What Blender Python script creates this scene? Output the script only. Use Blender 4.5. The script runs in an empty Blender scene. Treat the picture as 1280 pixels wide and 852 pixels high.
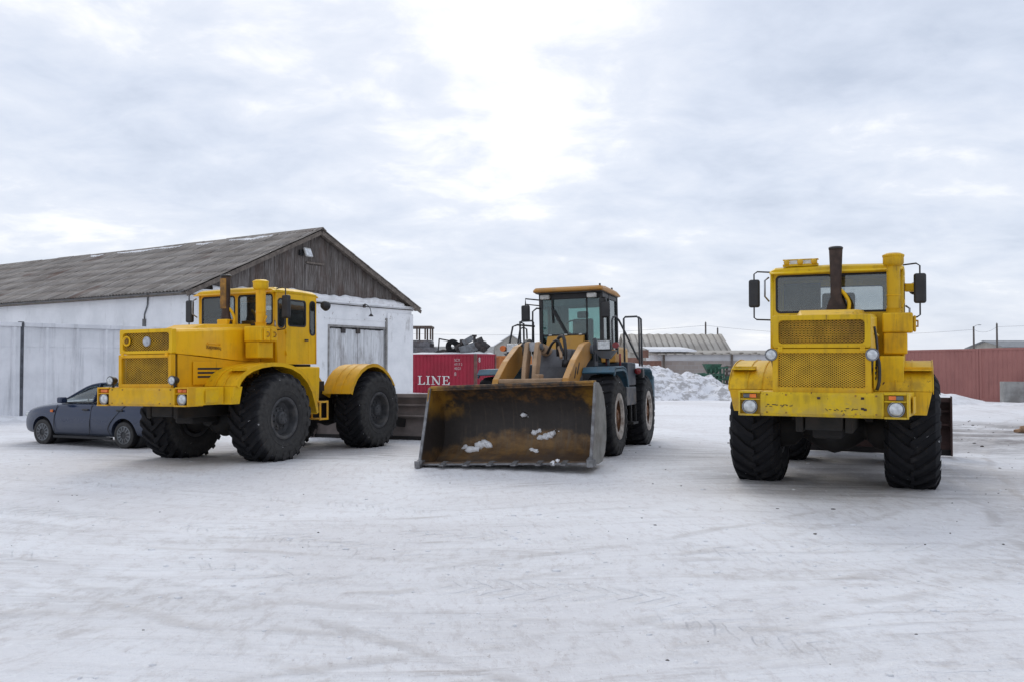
import bpy, bmesh, math, random
import numpy as np
from mathutils import Vector, Matrix, Euler, noise as mnoise
R_ = math.radians
random.seed(7)
rng = np.random.default_rng(11)
scene = bpy.context.scene
COL = scene.collection

# ------------------------------------------------------------------ camera, sky, sun, exposure
F_PX, PITCH, CAM_H = 1107.0, R_(1.5), 1.81
cam_d = bpy.data.cameras.new("camera")
cam_d.sensor_width = 36.0
cam_d.lens = 36.0 * F_PX / 1280.0
cam_d.clip_start = 0.1
cam_d.clip_end = 4000
cam = bpy.data.objects.new("camera", cam_d)
COL.objects.link(cam)
cam.location = (0, 0, CAM_H)
cam.rotation_euler = (R_(90) + PITCH, 0, 0)
scene.camera = cam

SUN_EL, SUN_AZ = R_(38), R_(-4)          # azimuth measured from +Y towards +X
world = bpy.data.worlds.new("World")
scene.world = world
world.use_nodes = True
wn, wl = world.node_tree.nodes, world.node_tree.links
wn.clear()
w_out = wn.new("ShaderNodeOutputWorld")
w_bg = wn.new("ShaderNodeBackground")
w_bg.inputs["Strength"].default_value = 0.1
wl.new(w_bg.outputs[0], w_out.inputs[0])
w_sky = wn.new("ShaderNodeTexSky")
w_sky.sky_type = 'NISHITA'
w_sky.sun_disc = False
w_sky.sun_elevation = SUN_EL
w_sky.sun_rotation = SUN_AZ
w_tc = wn.new("ShaderNodeTexCoord")


def wmath(op, a, b=None):
    n = wn.new("ShaderNodeMath"); n.operation = op
    for i, v in enumerate((a, b)):
        if v is None: continue
        if isinstance(v, (int, float)): n.inputs[i].default_value = v
        else: wl.new(v, n.inputs[i])
    return n.outputs[0]


w_sep = wn.new("ShaderNodeSeparateXYZ")
wl.new(w_tc.outputs["Generated"], w_sep.inputs[0])
w_den = wmath('ADD', wmath('MAXIMUM', w_sep.outputs[2], 0.0), 0.24)
w_cmb = wn.new("ShaderNodeCombineXYZ")          # clouds lie on a flat layer overhead
wl.new(wmath('DIVIDE', w_sep.outputs[0], w_den), w_cmb.inputs[0])
wl.new(wmath('DIVIDE', w_sep.outputs[1], w_den), w_cmb.inputs[1])


def wnoise(scale, detail, rough, off, sx=1.0, sy=1.0, dist=0.0):
    m = wn.new("ShaderNodeMapping")
    m.inputs["Location"].default_value = off
    m.inputs["Scale"].default_value = (sx, sy, 1)
    wl.new(w_cmb.outputs[0], m.inputs[0])
    n = wn.new("ShaderNodeTexNoise")
    n.inputs["Scale"].default_value = scale
    n.inputs["Detail"].default_value = detail
    n.inputs["Roughness"].default_value = rough
    n.inputs["Distortion"].default_value = dist
    wl.new(m.outputs[0], n.inputs["Vector"])
    return n.outputs["Fac"]


def wramp(v, stops):
    r = wn.new("ShaderNodeValToRGB")
    e = r.color_ramp.elements
    e[0].position, e[0].color = stops[0][0], (*stops[0][1], 1)
    e[1].position, e[1].color = stops[-1][0], (*stops[-1][1], 1)
    for p, c in stops[1:-1]:
        x = e.new(p); x.color = (*c, 1)
    wl.new(v, r.inputs[0])
    return r.outputs[0]


# brightening of the cloud layer round the hidden sun
w_sd = wn.new("ShaderNodeVectorMath"); w_sd.operation = 'DOT_PRODUCT'
wl.new(w_tc.outputs["Generated"], w_sd.inputs[0])
_se, _sa = R_(19), R_(-0.5)
w_sd.inputs[1].default_value = (math.sin(_sa) * math.cos(_se), math.cos(_sa) * math.cos(_se), math.sin(_se))
w_glow = wmath('POWER', wmath('MAXIMUM', w_sd.outputs["Value"], 0.0), 70.0)
w_big = wnoise(1.8, 5, 0.55, (3.1, 1.7, 0), 0.9, 1.0, 0.35)
w_fine = wnoise(4.8, 6, 0.6, (8.2, 0.3, 0), 0.9, 1.0, 0.3)
w_cl = wmath('ADD', wmath('MULTIPLY', w_big, 0.58), wmath('MULTIPLY', w_fine, 0.42))
w_cl = wmath('ADD', w_cl, wmath('SUBTRACT', wmath('MULTIPLY', w_glow, 0.145), wmath('ADD', 0.03, wmath('MULTIPLY', w_sep.outputs[0], 0.055))))
w_cloud = wramp(w_cl, [(0.30, (5.2, 5.85, 7.1)), (0.44, (6.5, 7.1, 8.3)), (0.54, (7.5, 7.95, 8.9)),
                       (0.60, (9.0, 9.2, 9.6)), (0.70, (13.0, 12.9, 12.7))])
# a low bright band at the horizon
w_hz = wmath('POWER', wmath('SUBTRACT', 1.0, wmath('MINIMUM', wmath('MAXIMUM', w_sep.outputs[2], 0.0), 1.0)), 14.0)
w_mix1 = wn.new("ShaderNodeMix"); w_mix1.data_type = 'RGBA'
wl.new(wmath('MULTIPLY', w_hz, 0.55), w_mix1.inputs["Factor"])
wl.new(w_cloud, w_mix1.inputs["A"])
w_mix1.inputs["B"].default_value = (7.6, 7.95, 8.6, 1)
w_mix2 = wn.new("ShaderNodeMix"); w_mix2.data_type = 'RGBA'
w_mix2.inputs["Factor"].default_value = 0.94
wl.new(w_sky.outputs[0], w_mix2.inputs["A"])
wl.new(w_mix1.outputs["Result"], w_mix2.inputs["B"])
wl.new(w_mix2.outputs["Result"], w_bg.inputs["Color"])

sun_d = bpy.data.lights.new("sun", 'SUN')
sun_d.energy = 0.75
sun_d.angle = R_(24)
sun_d.color = (1.0, 0.95, 0.87)
sun = bpy.data.objects.new("sun", sun_d)
COL.objects.link(sun)
sun.rotation_euler = Vector((-math.sin(SUN_AZ) * math.cos(SUN_EL), -math.cos(SUN_AZ) * math.cos(SUN_EL), -math.sin(SUN_EL))).to_track_quat('-Z', 'Y').to_euler()

vs = scene.view_settings
vs.view_transform = 'Standard'
try: vs.look = 'None'
except Exception: pass
vs.exposure = 0.14
vs.gamma = 1.0
vs.use_curve_mapping = False
scene.cycles.max_bounces = 8
scene.cycles.transparent_max_bounces = 16
scene.cycles.use_denoising = True


# ------------------------------------------------------------------ helpers: pixels -> ground truth positions
def at(px, py, d):
    """World point at distance y=d seen at pixel (px, py) of the 1280x852 photograph."""
    u, v = (px - 640) / F_PX, (py - 426) / F_PX
    c, s = math.cos(PITCH), math.sin(PITCH)
    dx, dy, dz = u, c + v * s, s - v * c
    k = d / dy
    return Vector((dx * k, d, CAM_H + dz * k))


def on_line(px, a, e):
    """Distance s along a + s*e (plan) that lies at picture column px."""
    r = (px - 640) / F_PX
    return (r * a[1] - a[0]) / (e[0] - r * e[1])


# ------------------------------------------------------------------ materials
def new_mat(name):
    m = bpy.data.materials.new(name)
    m.use_nodes = True
    nt = m.node_tree
    return m, nt, nt.nodes, nt.links, nt.nodes["Principled BSDF"]


class NT:
    """Small node-graph writer."""
    def __init__(s, name, rough=0.6, metal=0.0, spec=0.5):
        s.m, s.nt, s.n, s.l, s.b = new_mat(name)
        s.b.inputs["Roughness"].default_value = rough
        s.b.inputs["Metallic"].default_value = metal
        s.b.inputs["Specular IOR Level"].default_value = spec
        tc = s.n.new("ShaderNodeTexCoord")
        s.co = tc.outputs["Object"]

    def set(s, sock, v):
        if isinstance(v, (int, float)): sock.default_value = v
        elif isinstance(v, (tuple, list)):
            sock.default_value = (*v, 1) if (len(v) == 3 and sock.type == 'RGBA') else v
        else: s.l.new(v, sock)

    def math(s, op, a, b=None, c=None, clamp=False):
        n = s.n.new("ShaderNodeMath"); n.operation = op; n.use_clamp = clamp
        for i, v in enumerate((a, b, c)):
            if v is not None: s.set(n.inputs[i], v)
        return n.outputs[0]

    def map(s, scale=(1, 1, 1), loc=(0, 0, 0), rot=(0, 0, 0), co=None):
        n = s.n.new("ShaderNodeMapping")
        n.inputs["Scale"].default_value = scale
        n.inputs["Location"].default_value = loc
        n.inputs["Rotation"].default_value = rot
        s.l.new(co or s.co, n.inputs[0])
        return n.outputs[0]

    def noise(s, scale, detail=4, rough=0.55, co=None, dist=0.0):
        n = s.n.new("ShaderNodeTexNoise")
        n.inputs["Scale"].default_value = scale
        n.inputs["Detail"].default_value = detail
        n.inputs["Roughness"].default_value = rough
        n.inputs["Distortion"].default_value = dist
        s.l.new(co or s.co, n.inputs["Vector"])
        return n.outputs["Fac"]

    def wave(s, scale, dist=0.0, co=None, prof='SIN', dirn='X', detail=2.0):
        n = s.n.new("ShaderNodeTexWave")
        n.wave_profile = prof; n.bands_direction = dirn
        n.inputs["Scale"].default_value = scale
        n.inputs["Distortion"].default_value = dist
        n.inputs["Detail"].default_value = detail
        s.l.new(co or s.co, n.inputs["Vector"])
        return n.outputs["Fac"]

    def step(s, v, a, b):
        n = s.n.new("ShaderNodeMapRange"); n.interpolation_type = 'SMOOTHSTEP'
        s.set(n.inputs[0], v)
        n.inputs[1].default_value = a; n.inputs[2].default_value = b
        return n.outputs[0]

    def mix(s, f, a, b, mode='MIX'):
        n = s.n.new("ShaderNodeMix"); n.data_type = 'RGBA'; n.blend_type = mode
        s.set(n.inputs["Factor"], f); s.set(n.inputs["A"], a); s.set(n.inputs["B"], b)
        return n.outputs["Result"]

    def xyz(s, co=None):
        n = s.n.new("ShaderNodeSeparateXYZ"); s.l.new(co or s.co, n.inputs[0]); return n.outputs

    def color(s, v): s.set(s.b.inputs["Base Color"], v); return s

    def bump(s, h, strength=0.3, dist=0.01):
        n = s.n.new("ShaderNodeBump")
        n.inputs["Strength"].default_value = strength
        n.inputs["Distance"].default_value = dist
        s.l.new(h, n.inputs["Height"])
        s.l.new(n.outputs[0], s.b.inputs["Normal"])
        return s


def plain(name, col, rough=0.6, metal=0.0, var=0.25, scale=6.0, spec=0.5, dirt=None, bump=0.15):
    t = NT(name, rough, metal, spec)
    a = tuple(c * (1 - var) for c in col)
    b = tuple(min(c * (1 + var), 0.95) for c in col)
    f = t.step(t.noise(scale, 5, 0.6), 0.3, 0.7)
    c = t.mix(f, a, b)
    if dirt:
        c = t.mix(t.math('MULTIPLY', t.step(t.noise(scale * .45, 6, 0.65, t.map(loc=(4, 2, 9))), 0.48, 0.68), 0.7), c, dirt)
    t.color(c)
    if bump: t.bump(t.noise(scale * 7, 3), bump, 0.004)
    return t.m


def paint(name, col, col2, grime, rust, grime_amt=0.5, rust_lo=0.66, rough=0.42):
    """Old machine paint: faded patches, streaks of grime running down, chips showing rust."""
    t = NT(name, rough, 0.0, 0.28)
    c = t.mix(t.step(t.noise(1.7, 4, 0.6), 0.3, 0.72), col, col2)
    streak = t.noise(1.0, 5, 0.65, t.map(scale=(9, 9, 0.9)))
    patch = t.noise(2.3, 5, 0.6, t.map(loc=(3, 7, 1)))
    g = t.math('MULTIPLY', t.step(t.math('MULTIPLY', t.math('ADD', streak, patch), 0.5), 0.47, 0.66), grime_amt)
    c = t.mix(g, c, grime)
    r = t.step(t.noise(13, 5, 0.7, t.map(scale=(1, 1, .7), loc=(1, 5, 2))), rust_lo, rust_lo + 0.035)
    c = t.mix(r, c, rust)
    # panels repainted at different times
    oi = t.n.new("ShaderNodeObjectInfo")
    hs = t.n.new("ShaderNodeHueSaturation")
    t.l.new(t.math('ADD', .86, t.math('MULTIPLY', oi.outputs["Random"], .24)), hs.inputs["Value"])
    t.l.new(t.math('ADD', .492, t.math('MULTIPLY', t.math('FRACT', t.math('MULTIPLY', oi.outputs["Random"], 7.3)), .016)), hs.inputs["Hue"])
    t.l.new(c, hs.inputs["Color"]); c = hs.outputs[0]
    Xp, Yp, Zp = t.xyz()
    splash = t.math('MULTIPLY', t.step(t.math('ADD', Zp, t.math('MULTIPLY', t.math('SUBTRACT', patch, .5), 1.2)), 1.55, .95), t.step(t.noise(6, 5, .7, t.map(loc=(2, 2, 8))), .36, .62))
    c = t.mix(t.math('MULTIPLY', splash, grime_amt * .9), c, (0.22, 0.17, 0.12))
    # rust weeping down in thin runs, and pin-head chips
    run = t.noise(1.0, 5, 0.7, t.map(scale=(17, 17, 0.8), loc=(2, 8, 3)))
    c = t.mix(t.math('MULTIPLY', t.math('MULTIPLY', t.step(run, .60, .70), t.step(patch, .44, .60)), grime_amt * 1.1), c, tuple((a + 2 * b) / 3 for a, b in zip(grime, rust)))
    c = t.mix(t.step(t.noise(48, 3, 0.6, t.map(loc=(9, 2, 4))), .735, .755), c, rust)
    fade = t.noise(0.9, 3, 0.5, t.map(loc=(7, 7, 2)))
    c = t.mix(t.math('MULTIPLY', t.step(fade, .5, .72), .22), c, tuple(min(1, x * .7 + .18) for x in col))
    t.color(c)
    t.set(t.b.inputs["Roughness"], t.math('ADD', t.math('MULTIPLY', patch, 0.4), rough - 0.14))
    t.bump(t.math('ADD', t.math('MULTIPLY', t.noise(2.2, 2), 0.9), t.math('MULTIPLY', t.noise(70, 2), 0.05)), 0.16, 0.02)
    return t.m


def glass(name, tint, refl=0.10, rough=0.02, dust=0.0, dustcol=(0.4, 0.4, 0.38)):
    m, nt, n, l, b = new_mat(name)
    n.remove(b)
    out = n["Material Output"]
    tr = n.new("ShaderNodeBsdfTransparent"); tr.inputs[0].default_value = (*tint, 1)
    gl = n.new("ShaderNodeBsdfGlossy"); gl.inputs["Roughness"].default_value = rough
    gl.inputs[0].default_value = (0.9, 0.95, 0.95, 1)
    fr = n.new("ShaderNodeFresnel"); fr.inputs[0].default_value = 1.5
    ad = n.new("ShaderNodeMath"); ad.operation = 'ADD'; ad.inputs[1].default_value = refl
    l.new(fr.outputs[0], ad.inputs[0])
    mx = n.new("ShaderNodeMixShader")
    l.new(ad.outputs[0], mx.inputs[0]); l.new(tr.outputs[0], mx.inputs[1]); l.new(gl.outputs[0], mx.inputs[2])
    last = mx
    if dust:
        df = n.new("ShaderNodeBsdfDiffuse"); df.inputs[0].default_value = (*dustcol, 1)
        nz = n.new("ShaderNodeTexNoise"); nz.inputs["Scale"].default_value = 3.0; nz.inputs["Detail"].default_value = 5
        tc = n.new("ShaderNodeTexCoord"); l.new(tc.outputs["Object"], nz.inputs["Vector"])
        mu = n.new("ShaderNodeMath"); mu.operation = 'MULTIPLY'; mu.inputs[1].default_value = dust * 2
        l.new(nz.outputs["Fac"], mu.inputs[0])
        m2 = n.new("ShaderNodeMixShader")
        l.new(mu.outputs[0], m2.inputs[0]); l.new(mx.outputs[0], m2.inputs[1]); l.new(df.outputs[0], m2.inputs[2])
        last = m2
    l.new(last.outputs[0], out.inputs[0])
    return m


M = {}
M['yellow_a'] = paint('yellow_paint_fresh', (0.85, 0.49, 0.006), (0.80, 0.43, 0.006), (0.46, 0.25, 0.018), (0.07, 0.03, 0.015), 0.45, 0.69)
M['yellow_b'] = paint('yellow_paint_worn', (0.77, 0.495, 0.008), (0.70, 0.43, 0.008), (0.32, 0.20, 0.028), (0.075, 0.03, 0.015), 0.65, 0.655)
M['tan'] = paint('tan_yellow_paint', (0.56, 0.285, 0.06), (0.49, 0.24, 0.05), (0.28, 0.19, 0.11), (0.10, 0.05, 0.03), 0.5, 0.68)
M['teal'] = paint('teal_blue_paint', (0.045, 0.125, 0.18), (0.035, 0.10, 0.15), (0.085, 0.09, 0.095), (0.05, 0.03, 0.02), 0.6, 0.68)
M['slate'] = paint('slate_grey_paint', (0.10, 0.105, 0.115), (0.075, 0.08, 0.09), (0.15, 0.14, 0.13), (0.06, 0.03, 0.02), 0.6, 0.68)
M['black_metal'] = plain('black_metal', (0.018, 0.018, 0.02), 0.5, 0.0, 0.3, 5, dirt=(0.05, 0.045, 0.042))
M['under'] = plain('greasy_underbody', (0.011, 0.010, 0.0095), 0.75, 0.0, 0.4, 4, dirt=(0.026, 0.019, 0.015))
M['rubber_gasket'] = plain('rubber_gasket', (0.02, 0.02, 0.022), 0.7, bump=0)
M['tyre'] = plain('tyre_rubber', (0.014, 0.015, 0.018), 0.75, 0.0, 0.3, 9, 0.3, dirt=(0.024, 0.023, 0.024), bump=0.3)
M['tyre_dusty_plain'] = plain('tyre_rubber_dusty', (0.026, 0.026, 0.028), 0.85, 0.0, 0.3, 9, 0.25, dirt=(0.046, 0.044, 0.043), bump=0.3)
M['rim_dark'] = plain('rim_dark_grey', (0.055, 0.056, 0.06), 0.7, 0.1, 0.35, 6, dirt=(0.12, 0.11, 0.10))
M['rim_rust'] = plain('rim_rusty_orange', (0.17, 0.075, 0.03), 0.75, 0.0, 0.4, 7, dirt=(0.08, 0.05, 0.035))
M['rim_white'] = plain('rim_caked_white', (0.42, 0.38, 0.34), 0.85, 0.0, 0.35, 9, dirt=(0.15, 0.09, 0.06))
M['exhaust'] = plain('exhaust_brown', (0.055, 0.035, 0.028), 0.6, 0.35, 0.35, 7, dirt=(0.03, 0.02, 0.02))
M['exhaust_y'] = plain('exhaust_yellow_brown', (0.30, 0.15, 0.02), 0.6, 0.0, 0.5, 5, dirt=(0.06, 0.03, 0.02))
M['chrome'] = plain('headlight_rim_metal', (0.30, 0.30, 0.31), 0.3, 0.8, 0.15, 9, bump=0)
M['lens'] = plain('headlight_lens', (0.55, 0.57, 0.58), 0.12, 0.25, 0.25, 18, 0.8, bump=0.4)
M['amber'] = plain('amber_lens', (0.75, 0.17, 0.02), 0.25, bump=0)
M['red_lens'] = plain('red_lens', (0.20, 0.012, 0.015), 0.25, bump=0)
M['white_plastic'] = plain('white_plastic', (0.62, 0.62, 0.6), 0.4, bump=0)
M['glass'] = glass('cab_glass', (0.80, 0.82, 0.82), 0.04, 0.02, 0.03)
M['glass_teal'] = glass('tinted_cab_glass', (0.62, 0.76, 0.74), 0.04, 0.02, 0.035, (0.22, 0.27, 0.265))
M['glass_car'] = glass('car_glass', (0.72, 0.80, 0.78), 0.08, 0.02, 0.04)
M['interior'] = plain('cab_interior', (0.035, 0.03, 0.028), 0.85, bump=0)
M['seat_cloth'] = plain('seat_cloth', (0.05, 0.035, 0.03), 0.9, bump=0)
M['blade_brown'] = plain('blade_brown', (0.21, 0.175, 0.16), 0.7, 0.0, 0.2, 2.2, dirt=(0.14, 0.105, 0.09))
M['blade_red'] = plain('blade_red_brown', (0.055, 0.026, 0.022), 0.75, 0.1, 0.35, 3, dirt=(0.03, 0.02, 0.018))
M['radiator'] = plain('radiator_core', (0.030, 0.017, 0.006), 0.8, 0.0, 0.3, 3, bump=0)
M['mesh_y'] = plain('grille_wire_yellow', (0.60, 0.35, 0.012), 0.55, 0.0, 0.2, 4, bump=0)
M['mesh_a'] = plain('grille_wire_brownish', (0.50, 0.28, 0.010), 0.6, 0.0, 0.3, 3, dirt=(0.20, 0.10, 0.02), bump=0)
M['concrete_block'] = plain('concrete_block', (0.30, 0.30, 0.29), 0.9, 0, 0.2, 3, dirt=(0.2, 0.19, 0.18))


def mk_dusty_tyre(name, hw):
    t = NT(name, .85, 0, .25)
    X, Y, Z = t.xyz()
    side = t.step(t.math('ABSOLUTE', Y), hw * .86, hw * .98)
    n1 = t.step(t.noise(14, 5, .65), .2, .8)
    dust = t.mix(n1, (0.052, 0.050, 0.049), (0.072, 0.070, 0.067))
    c = t.mix(t.noise(9, 4), (0.008, 0.0085, 0.010), (0.016, 0.016, 0.019))
    c = t.mix(t.math('MULTIPLY', side, t.math('ADD', .6, t.math('MULTIPLY', n1, .3))), c, dust)
    c = t.mix(t.math('MULTIPLY', t.step(t.noise(3.2, 5, .7, t.map(loc=(3, 3, 3))), .50, .75), .35), c, (0.070, 0.064, 0.060))
    c = t.mix(t.step(t.noise(11, 4, .7, t.map(loc=(1, 6, 2))), .70, .73), c, (0.62, 0.62, 0.63))
    t.color(c); t.bump(t.noise(40, 3), .25, .004)
    return t.m


M['tyre_dusty'] = mk_dusty_tyre('tyre_rubber_dusty', .35)
M['tyre'] = mk_dusty_tyre('tyre_rubber_black', .42)
M['tyre_loader'] = mk_dusty_tyre('tyre_rubber_loader', .29)
M['tyre_car'] = mk_dusty_tyre('tyre_rubber_car', .085)
M['snow'] = None
M['orange_box'] = paint('orange_container_paint', (0.55, 0.20, 0.06), (0.48, 0.17, 0.06), (0.25, 0.13, 0.08), (0.1, 0.04, 0.02), 0.4, 0.7, 0.55)
M['scrap'] = plain('scrap_iron', (0.05, 0.045, 0.045), 0.75, 0.2, 0.5, 4, dirt=(0.12, 0.09, 0.075))
M['scrap_grey'] = plain('scrap_grey', (0.17, 0.18, 0.19), 0.7, 0.1, 0.3, 4, dirt=(0.10, 0.08, 0.07))
M['wood_grey'] = plain('weathered_timber', (0.15, 0.125, 0.105), 0.9, 0, 0.3, 6, dirt=(0.08, 0.065, 0.055))
M['wood_pole'] = plain('pole_timber', (0.11, 0.095, 0.085), 0.9, 0, 0.25, 5)
M['wire'] = plain('wire_dark', (0.16, 0.16, 0.17), 0.7, bump=0)
M['green'] = plain('green_paint', (0.035, 0.11, 0.07), 0.6, 0, 0.4, 5, dirt=(0.03, 0.05, 0.04))
M['house_wall'] = plain('house_wall_beige', (0.38, 0.36, 0.32), 0.9, 0, 0.1, 2)
M['house_roof'] = plain('house_roof_grey', (0.24, 0.25, 0.26), 0.85, 0, 0.15, 2)
M['white_letter'] = plain('white_letter_paint', (0.72, 0.72, 0.70), 0.6, 0, 0.08, 6, bump=0)
M['lamp_face'] = plain('floodlight_face', (0.72, 0.74, 0.76), 0.3, bump=0)
M['bark'] = plain('dry_wood_scrap', (0.33, 0.2, 0.12), 0.9, 0, 0.3, 8)
M['emblem'] = plain('emblem_silver', (0.45, 0.47, 0.5), 0.35, 0.4, 0.25, 20)


def mk_snow(name, white, grey, lump=6.0):
    t = NT(name, 0.75, 0, 0.25)
    f = t.step(t.noise(0.9, 6, 0.62), 0.44, 0.68)
    g = t.step(t.noise(2.6, 6, 0.7, t.map(loc=(5, 1, 3))), 0.45, 0.60)
    c = t.mix(f, white, tuple(w * 0.93 for w in white))
    c = t.mix(t.math('MULTIPLY', g, 0.9), c, grey)
    t.color(c)
    t.bump(t.math('ADD', t.noise(lump, 5, 0.65), t.math('MULTIPLY', t.noise(lump * 5, 3), 0.25)), 0.55, 0.06)
    return t.m


M['snow'] = mk_snow('snow_piled', (0.82, 0.82, 0.845), (0.40, 0.385, 0.38))
M['snow_clean'] = mk_snow('snow_clean', (0.85, 0.85, 0.865), (0.70, 0.695, 0.70), 5)


# ------------------------------------------------------------------ mesh builder
def frame_from(axis):
    z = Vector(axis).normalized()
    x = z.orthogonal().normalized()
    return x, z.cross(x), z


class MB:
    def __init__(s): s.bm = bmesh.new()

    def box(s, lo, hi, rot=None, ctr=None):
        lo, hi = Vector(lo), Vector(hi)
        c, h = (lo + hi) / 2, (hi - lo) / 2
        vs = []
        for i in range(8):
            p = Vector(((h.x if i & 1 else -h.x), (h.y if i & 2 else -h.y), (h.z if i & 4 else -h.z)))
            if rot: p = Euler(rot).to_matrix() @ p
            vs.append(s.bm.verts.new(c + p))
        for q in ((0, 2, 3, 1), (4, 5, 7, 6), (0, 1, 5, 4), (2, 6, 7, 3), (0, 4, 6, 2), (1, 3, 7, 5)):
            s.bm.faces.new([vs[i] for i in q])
        return s

    def bar(s, a, b, w, h=None, up=(0, 0, 1)):
        a, b = Vector(a), Vector(b); h = h or w
        d = (b - a).normalized(); u = Vector(up)
        x = d.cross(u)
        if x.length < 1e-4: x = d.orthogonal()
        x.normalize(); y = x.cross(d)
        r = []
        for p in (a, b):
            r.append([s.bm.verts.new(p + x * sx * w / 2 + y * sy * h / 2) for sx, sy in ((-1, -1), (1, -1), (1, 1), (-1, 1))])
        for i in range(4):
            s.bm.faces.new((r[0][i], r[0][(i + 1) % 4], r[1][(i + 1) % 4], r[1][i]))
        s.bm.faces.new(r[0][::-1]); s.bm.faces.new(r[1])
        return s

    def cyl(s, a, b, r0, r1=None, n=20, cap=True):
        r1 = r0 if r1 is None else r1
        a, b = Vector(a), Vector(b)
        x, y, z = frame_from(b - a)
        A = [s.bm.verts.new(a + (x * math.cos(t) + y * math.sin(t)) * r0) for t in np.linspace(0, 2 * math.pi, n, endpoint=False)]
        B = [s.bm.verts.new(b + (x * math.cos(t) + y * math.sin(t)) * r1) for t in np.linspace(0, 2 * math.pi, n, endpoint=False)]
        for i in range(n):
            f = s.bm.faces.new((A[i], A[(i + 1) % n], B[(i + 1) % n], B[i])); f.smooth = True
        if cap: s.bm.faces.new(A[::-1]); s.bm.faces.new(B)
        return s

    def tube(s, pts, r, n=8, smooth=True, closed=False, steps=0):
        pts = [Vector(p) for p in pts]
        if steps:
            P = []
            for i in range(len(pts) - 1):
                p0, p1, p2, p3 = pts[max(i - 1, 0)], pts[i], pts[i + 1], pts[min(i + 2, len(pts) - 1)]
                for k in range(steps):
                    t = k / steps
                    P.append(0.5 * ((2 * p1) + (p2 - p0) * t + (2 * p0 - 5 * p1 + 4 * p2 - p3) * t * t + (3 * p1 - p0 - 3 * p2 + p3) * t ** 3))
            P.append(pts[-1]); pts = P
        rings = []; prev = None
        m = len(pts)
        for i, p in enumerate(pts):
            d = (pts[(i + 1) % m] - pts[i - 1]) if closed else (pts[min(i + 1, m - 1)] - pts[max(i - 1, 0)])
            d.normalize()
            if prev is None: x = d.orthogonal().normalized()
            else:
                x = prev - d * prev.dot(d)
                x = x.normalized() if x.length > 1e-5 else d.orthogonal().normalized()
            prev = x; y = d.cross(x)
            rings.append([s.bm.verts.new(p + (x * math.cos(t) + y * math.sin(t)) * r) for t in np.linspace(0, 2 * math.pi, n, endpoint=False)])
        for i in range(m if closed else m - 1):
            A, B = rings[i], rings[(i + 1) % m]
            for k in range(n):
                f = s.bm.faces.new((A[k], A[(k + 1) % n], B[(k + 1) % n], B[k])); f.smooth = smooth
        if not closed:
            s.bm.faces.new(rings[0][::-1]); s.bm.faces.new(rings[-1])
        return s

    def prism(s, prof, axis, lo, hi, smooth=False):
        """prof: 2D polygon in the two other axes (in xyz order), extruded along axis from lo to hi."""
        def mk(p, v):
            c = [0, 0, 0]; o = [i for i in range(3) if i != axis]
            c[o[0]], c[o[1]], c[axis] = p[0], p[1], v
            return s.bm.verts.new(c)
        A = [mk(p, lo) for p in prof]; B = [mk(p, hi) for p in prof]; n = len(prof)
        for i in range(n):
            f = s.bm.faces.new((A[i], A[(i + 1) % n], B[(i + 1) % n], B[i])); f.smooth = smooth
        s.bm.faces.new(A[::-1]); s.bm.faces.new(B)
        return s

    def strip(s, prof, axis, lo, hi, th, smooth=True):
        """a bent sheet: open 2D profile given thickness th (offset along its normals), extruded."""
        P = [Vector(p) for p in prof]; off = []
        for i, p in enumerate(P):
            d = (P[min(i + 1, len(P) - 1)] - P[max(i - 1, 0)]).normalized()
            off.append(p + Vector((-d.y, d.x)) * th)
        return s.prism([tuple(p) for p in P] + [tuple(p) for p in off[::-1]], axis, lo, hi, False)

    def lathe(s, prof, c, axis, n=32, smooth=True, close=False, cap=True):
        """prof: (radius, height) along axis from centre c."""
        x, y, z = frame_from(axis); c = Vector(c); rings = []
        for r, h in prof:
            rings.append([s.bm.verts.new(c + z * h + (x * math.cos(t) + y * math.sin(t)) * r) for t in np.linspace(0, 2 * math.pi, n, endpoint=False)])
        m = len(rings)
        for i in range(m if close else m - 1):
            A, B = rings[i], rings[(i + 1) % m]
            for k in range(n):
                f = s.bm.faces.new((A[k], A[(k + 1) % n], B[(k + 1) % n], B[k])); f.smooth = smooth
        if not close and cap:
            if prof[0][0] > 1e-4: s.bm.faces.new(rings[0][::-1])
            if prof[-1][0] > 1e-4: s.bm.faces.new(rings[-1])
        return s

    def loft(s, secs, cap=True, smooth=False, closed=True):
        R = [[s.bm.verts.new(p) for p in sec] for sec in secs]; n = len(R[0])
        for i in range(len(R) - 1):
            for k in range(n if closed else n - 1):
                f = s.bm.faces.new((R[i][k], R[i][(k + 1) % n], R[i + 1][(k + 1) % n], R[i + 1][k])); f.smooth = smooth
        if cap and closed: s.bm.faces.new(R[0][::-1]); s.bm.faces.new(R[-1])
        return s

    def grid(s, P, smooth=True, flip=False):
        V = [[s.bm.verts.new(p) for p in row] for row in P]
        for i in range(len(V) - 1):
            for k in range(len(V[0]) - 1):
                f = s.bm.faces.new((V[i][k], V[i][k + 1], V[i + 1][k + 1], V[i + 1][k])); f.smooth = smooth
        return s

    def blob(s, c, rad, seed=0, rough=0.25, sub=2, squash=(1, 1, 1)):
        b = bmesh.new(); bmesh.ops.create_icosphere(b, subdivisions=sub, radius=1.0)
        c = Vector(c); mp = {}
        for v in b.verts:
            k = 1 + rough * (mnoise.noise(v.co * 1.7 + Vector((seed * 3.1, seed, 0))) * 1.4 + mnoise.noise(v.co * 4 + Vector((0, seed * 2.3, 0))) * 0.5)
            mp[v] = s.bm.verts.new(c + Vector((v.co.x * squash[0], v.co.y * squash[1], v.co.z * squash[2])) * rad * k)
        for f in b.faces:
            g = s.bm.faces.new([mp[v] for v in f.verts]); g.smooth = True
        b.free(); return s

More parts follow.
